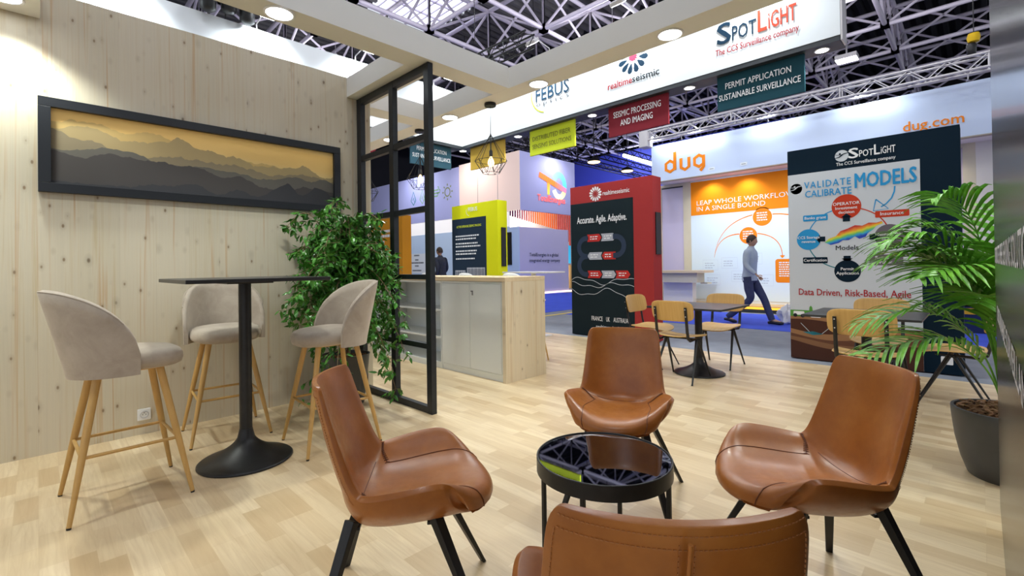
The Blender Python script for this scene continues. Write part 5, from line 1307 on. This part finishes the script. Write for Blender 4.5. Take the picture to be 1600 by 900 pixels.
bw = MB(); a = pl(905, 240, 0, 33); b = pl(1060, 290, 0, 33)
t = thing('blue_wall', 'deep blue lit hall wall behind the rigging above the red panel', 'wall', (33, (a.y+b.y)/2, 0))
obj('panel', MB().box((33, 8.0, 0.0), (33.2, 27.0, 10.2)), mat('deep blue wall', (0.07,0.09,0.50), 0.6), t)
for y in (14.0, 21.0): light('wall_wash_light', 'SPOT', (27.0, y, 5.5), 900, (0.45,0.50,1.0), (33.0, y, 7.0), 0.3, 150, 0.9, parent=t)  # added blue spots that make the wall look lit
a = pl(975, 243, 0, 32.0); b = pl(1022, 257, 0, 30.0)
t = thing('tube_light', 'long white tube light against the deep blue wall', 'tube light', tuple(a))
obj('tube', MB().tube([a, b], 0.13, 10), M['lamp'], t); obj('hanger', MB().tube([a+Vector((0,0,0.13)), a+Vector((0,0,2))], 0.02, 5), M['black'], t)
# black truss showing above the canopy beam, and the dark stage lamps over the left fascia
t = box_truss('lighting_truss', 'small black truss just above the canopy corner', 5.30, 6.25, 4.62, 4.90, s=0.20, r_=0.016, m='black', pitch=0.16)
for xx in (4.66, 6.2): obj('hanging_cable', MB().tube([(5.40, xx, 5.10), (5.40, xx, 12.62)], 0.006, 4), M['black'], t)
t = thing('stage_lamp', 'cluster of black stage lamps over the fascia above the long picture', 'stage lamp', (1.95, 7.6, 4.95))
for k, (dx, dz) in enumerate(((-0.12,0.06),(0.14,0.12),(0.38,0.05))):
    h = obj('lamp_head', MB().lathe([(0.05,-0.20),(0.10,-0.16),(0.105,0.06),(0.13,0.16)], (1.82+dx, 7.62, 4.97+dz), 16), M['black'], t, smooth=50)
obj('yoke', MB().tube([(1.78,7.62,5.12),(1.80,7.62,5.20),(2.15,7.62,5.20),(2.17,7.62,5.10)], 0.012, 6).tube([(1.97,7.62,5.20),(1.97,7.88,4.89)], 0.012, 6), M['black'], t)
# bag, far planter
t = thing('plastic_bag', 'crumpled white plastic bag on the blue carpet by the dark blue panel', 'bag', (10.4, 2.70, -0.006))
rr = random.Random(3); P_ = []
for i in range(13):
    row = []
    for j in range(25):
        th = PI*i/12; ph = 2*PI*j/24 % (2*PI); rr_ = 0.15*(1+0.22*math.sin(3*ph+2*th)+0.14*math.sin(7*ph-3*th)+0.1*math.sin(5*th+ph))
        row.append((10.4+rr_*math.sin(th)*math.cos(ph), 2.70+rr_*math.sin(th)*math.sin(ph), max(-0.006, 0.14+1.35*rr_*math.cos(th)*0.9)))
    P_.append(row)
obj('bag', MB().grid(P_), M['plastic'], t, smooth=35)
t = thing('round_planter', 'dark brown round planter on a low stand seen behind the palm leaves', 'planter', (11.0, -0.05, 0))
c = pl(1516, 485, 0, 11.0)
obj('pot', MB().lathe([(0.10,0.42),(0.20,0.50),(0.26,0.68),(0.22,0.80),(0.18,0.80),(0.17,0.74),(0.001,0.73)], (11.0, c.y, 0), 28), mottled('brown glaze', (0.09,0.035,0.03), (0.13,0.05,0.04), 4, 0.3), t, smooth=50)
obj('stand', MB().box((10.80, c.y-0.2, -0.006), (11.2, c.y+0.2, 0.4195)), flat('navy_stand', (0.02,0.03,0.10)), t); obj('gold_band', MB().box((10.79, c.y-0.21, 0.30), (11.21, c.y+0.21, 0.40)), flat('gold_paint', (0.70,0.40,0.04)), t)

# ================================================================== PEOPLE
def skin_mesh(name, verts, edges, radii, sub=2):
    me = bpy.data.meshes.new(name); me.from_pydata(verts, edges, []); o = bpy.data.objects.new(name, me); COL.objects.link(o)
    md = o.modifiers.new('skin', 'SKIN'); md.use_smooth_shade = True
    for i, r_ in enumerate(radii): me.skin_vertices[0].data[i].radius = r_ if isinstance(r_, tuple) else (r_, r_)
    me.skin_vertices[0].data[0].use_root = True
    if sub: s_ = o.modifiers.new('sub', 'SUBSURF'); s_.levels = sub; s_.render_levels = sub
    bpy.context.view_layer.update()
    m2 = bpy.data.meshes.new_from_object(o.evaluated_get(bpy.context.evaluated_depsgraph_get()))
    v = [p.co.copy() for p in m2.vertices]; f = [tuple(p.vertices) for p in m2.polygons]
    bpy.data.objects.remove(o, do_unlink=True); bpy.data.meshes.remove(me); bpy.data.meshes.remove(m2)
    mb = MB(); mb.add(v, f); return mb
def person(loc, rz, label, shirt, trousers, sc=1.0, stride=0.36):
    """walking figure, +x is the walking direction"""
    t = thing('person', label, 'person', loc, rz)
    S = stride
    J = dict(pel=(0,0,0.95), sp=(0.01,0,1.12), ch=(0.02,0,1.32), nk=(0.03,0,1.49), hd=(0.045,0,1.57), ht=(0.05,0,1.70),
        lh=(0,0.095,0.91), lk=(0.20*S/0.36+0.02,0.10,0.50), la=(S,0.10,0.09), lt=(S+0.17,0.11,0.035),
        rh=(0,-0.095,0.91), rk=(0.03,-0.10,0.49), ra=(-S-0.03,-0.10,0.12), rtt=(-S+0.11,-0.11,0.030),
        ls=(0.02,0.185,1.43), le=(-0.09,0.235,1.16), lw=(-0.02,0.245,0.92), rs=(0.02,-0.185,1.43), re=(0.02,-0.235,1.15), rw=(0.19,-0.225,0.98))
    V = {k: Vector(v)*sc for k, v in J.items()}
    def sk(keys, edges, rad, sub=2): 
        return skin_mesh('s', [V[k] for k in keys], [(keys.index(a), keys.index(b)) for a, b in edges], [r_*sc if not isinstance(r_, tuple) else (r_[0]*sc, r_[1]*sc) for r_ in rad], sub)
    # continuous body
    keys = ['pel','sp','ch','nk','hd','lh','lk','la','lt','rh','rk','ra','rtt','ls','le','lw','rs','re','rw']
    edges = [('pel','sp'),('sp','ch'),('ch','nk'),('nk','hd'),('pel','lh'),('lh','lk'),('lk','la'),('la','lt'),('pel','rh'),('rh','rk'),('rk','ra'),('ra','rtt'),('ch','ls'),('ls','le'),('le','lw'),('ch','rs'),('rs','re'),('re','rw')]
    rad = [0.085,0.085,0.085,0.050,0.055,0.06,0.050,0.040,0.030,0.06,0.050,0.040,0.030,0.040,0.032,0.024,0.040,0.032,0.024]
    body = sk(keys, edges, rad)
    # head
    hc = Vector((0.055,0,1.635))*sc; rows = []
    for i in range(15):
        th = PI*i/14; row = []
        for j in range(25):
            ph = 2*PI*j/24; x, y, z = math.sin(th)*math.cos(ph), math.sin(th)*math.sin(ph), math.cos(th)
            rx, ry, rz_ = 0.094, 0.075, 0.115
            if z < 0: ry *= 1+0.22*z; rx *= 1+0.10*z
            if x > 0.75 and -0.55 < z < 0.1 and abs(y) < 0.28: rx *= 1.0+0.17*(1-abs(y)/0.28)*(1-abs(z+0.2)/0.36 if abs(z+0.2) < 0.36 else 0)   # nose
            if x > 0.5 and 0.0 < z < 0.22: rx *= 0.97
            row.append(hc+Vector((x*rx, y*ry, z*rz_))*sc)
        rows.append(row)
    body.grid(rows)
    for s in (1, -1):
        body.lathe([(0.004,-0.022),(0.012,-0.012),(0.013,0.008),(0.005,0.020)], tuple(hc+Vector((-0.008,0.077*s,-0.01))*sc), 8)
        w = V['lw' if s > 0 else 'rw']; e = V['le' if s > 0 else 're']; d = (w-e).normalized(); sd = Vector((1,0,0))
        sd = (sd-d*sd.dot(d)).normalized(); palm = w+d*0.055*sc
        body.tube([w-d*0.01, palm, palm+d*0.035*sc], [0.026*sc,0.036*sc,0.030*sc], 10, flat=(1,0.5))
        for k, L in enumerate((0.062,0.070,0.066,0.052)):
            b0 = palm+d*0.030*sc+sd*(0.024-0.016*k)*sc; b1 = b0+d*L*0.5*sc; b2 = b1+(d*0.8-Vector((0,s*0.6,0)))*L*0.5*sc
            body.tube([b0, b1, b2], [0.0085*sc,0.0078*sc,0.0062*sc], 6)
        body.tube([palm-d*0.01+sd*0.026*sc, palm+d*0.02*sc+sd*0.048*sc, palm+d*0.05*sc+sd*0.052*sc], [0.010*sc,0.009*sc,0.007*sc], 6)
    obj('body', body, M['skin'], t, smooth=80, local=True)
    # clothing: ringed torso, smoothly bent sleeves and trouser legs
    def rings(mb, rs, n=28):
        rows = [[Vector((xo+dx*math.cos(2*PI*k/n), dy*math.sin(2*PI*k/n), z))*sc for k in range(n+1)] for (z, dx, dy, xo) in rs]
        return mb.grid(rows)
    def bend(p, n=6):
        out = []
        for i in range(len(p)-1):
            p0, p1, p2, p3 = p[max(0,i-1)], p[i], p[i+1], p[min(len(p)-1,i+2)]
            for k in range(n):
                t_ = k/n; out.append(0.5*((2*p1)+(p2-p0)*t_+(2*p0-5*p1+4*p2-p3)*t_*t_+(3*p1-p0-3*p2+p3)*t_**3))
        return out+[p[-1]]
    def taper(rr_, n): return [rr_[min(len(rr_)-2, int(k/(n-1)*(len(rr_)-1)))]*(1-(k/(n-1)*(len(rr_)-1)-min(len(rr_)-2, int(k/(n-1)*(len(rr_)-1)))))+rr_[min(len(rr_)-2, int(k/(n-1)*(len(rr_)-1)))+1]*(k/(n-1)*(len(rr_)-1)-min(len(rr_)-2, int(k/(n-1)*(len(rr_)-1)))) for k in range(n)]
    sh = rings(MB(), [(0.855,0.132,0.176,0.0),(0.95,0.130,0.174,0.0),(1.06,0.120,0.160,0.008),(1.18,0.122,0.166,0.014),(1.30,0.130,0.186,0.018),(1.39,0.122,0.192,0.020),(1.445,0.098,0.160,0.022),(1.485,0.070,0.092,0.028),(1.515,0.060,0.064,0.032),(1.530,0.056,0.058,0.034)])
    for a_, b_, c_ in (('ls','le','lw'),('rs','re','rw')):
        s0 = Vector((V[a_].x, V[a_].y*0.82, V[a_].z-0.02)); pth = bend([s0, V[a_]+Vector((0,0,-0.05)), V[b_], V[b_].lerp(V[c_], 0.93)]); sh.tube(pth, [r_*sc for r_ in taper([0.070,0.066,0.052,0.040], len(pth))], 14)
    obj('shirt', sh, M[shirt], t, smooth=80, local=True)
    tr_ = rings(MB(), [(0.80,0.060,0.11,0.0),(0.82,0.118,0.158,0.0),(0.90,0.124,0.168,0.0),(0.98,0.122,0.164,0.0),(1.00,0.118,0.158,0.0)])
    for h_, a_, b_ in (('lh','lk','la'),('rh','rk','ra')):
        pth = bend([V[h_]+Vector((0,0,0.02)), V[h_].lerp(V[a_], 0.5), V[a_], V[a_].lerp(V[b_],0.5), V[b_]+Vector((0,0,0.0))]); tr_.tube(pth, [r_*sc for r_ in taper([0.090,0.086,0.068,0.064,0.058], len(pth))], 16)
    obj('trousers', tr_, M[trousers], t, smooth=80, local=True)
    for a, b, tilt in (('la','lt',0.05),('ra','rtt',-0.2)):
        p = V[a]; q_ = V[b]; z0 = 0.0
        heel = Vector((p.x-0.07*sc, p.y, 0.035 if a == 'la' else 0.075)); toe = Vector((q_.x+0.03*sc, q_.y, 0.034))
        sm_ = MB().tube([heel, heel.lerp(toe,0.35)+Vector((0,0,0.012)), heel.lerp(toe,0.75), toe], [0.032*sc,0.046*sc,0.046*sc,0.028*sc], 12, flat=(1,0.8))
        obj('shoe', sm_, M['shoe'], t, smooth=80, local=True)
    hr = MB(); rows = []
    for i in range(10):
        th = PI*0.60*i/9; row = []
        for j in range(25):
            ph = 2*PI*j/24; fr_ = max(0, math.cos(ph)); t2 = th*(1-0.42*fr_**1.2)
            x, y, z = math.sin(t2)*math.cos(ph), math.sin(t2)*math.sin(ph), math.cos(t2)
            row.append(hc+Vector((x*0.102-0.004, y*0.083, z*0.124+0.003))*sc)
        rows.append(row)
    obj('hair', hr.grid(rows), M['hair'], t, smooth=80, local=True, fixn=False)
    return t
M['skin'] = mottled('skin', (0.52,0.30,0.20), (0.58,0.35,0.24), 10, 0.5)
M['shirt_pale'] = mottled('pale blue grey shirt', (0.42,0.50,0.62), (0.50,0.58,0.68), 12, 0.8)
M['navy_cloth'] = mottled('navy trousers', (0.035,0.045,0.11), (0.05,0.06,0.14), 15, 0.85)
M['dark_cloth'] = mottled('charcoal jacket', (0.020,0.024,0.040), (0.03,0.035,0.055), 15, 0.85)
M['shoe'] = mat('dark shoe', (0.012,0.012,0.018), 0.4); M['hair'] = mottled('dark hair', (0.03,0.02,0.014), (0.06,0.04,0.028), 40, 0.7)
person((9.93, 3.24, -0.006), R(-90), 'person in a pale shirt and navy trousers walking past the orange and white poster', 'shirt_pale', 'navy_cloth')
person((7.85, 10.55, -0.006), R(100), 'person in dark clothes walking behind the counter, left of the lime yellow panel', 'dark_cloth', 'navy_cloth', stride=0.28)
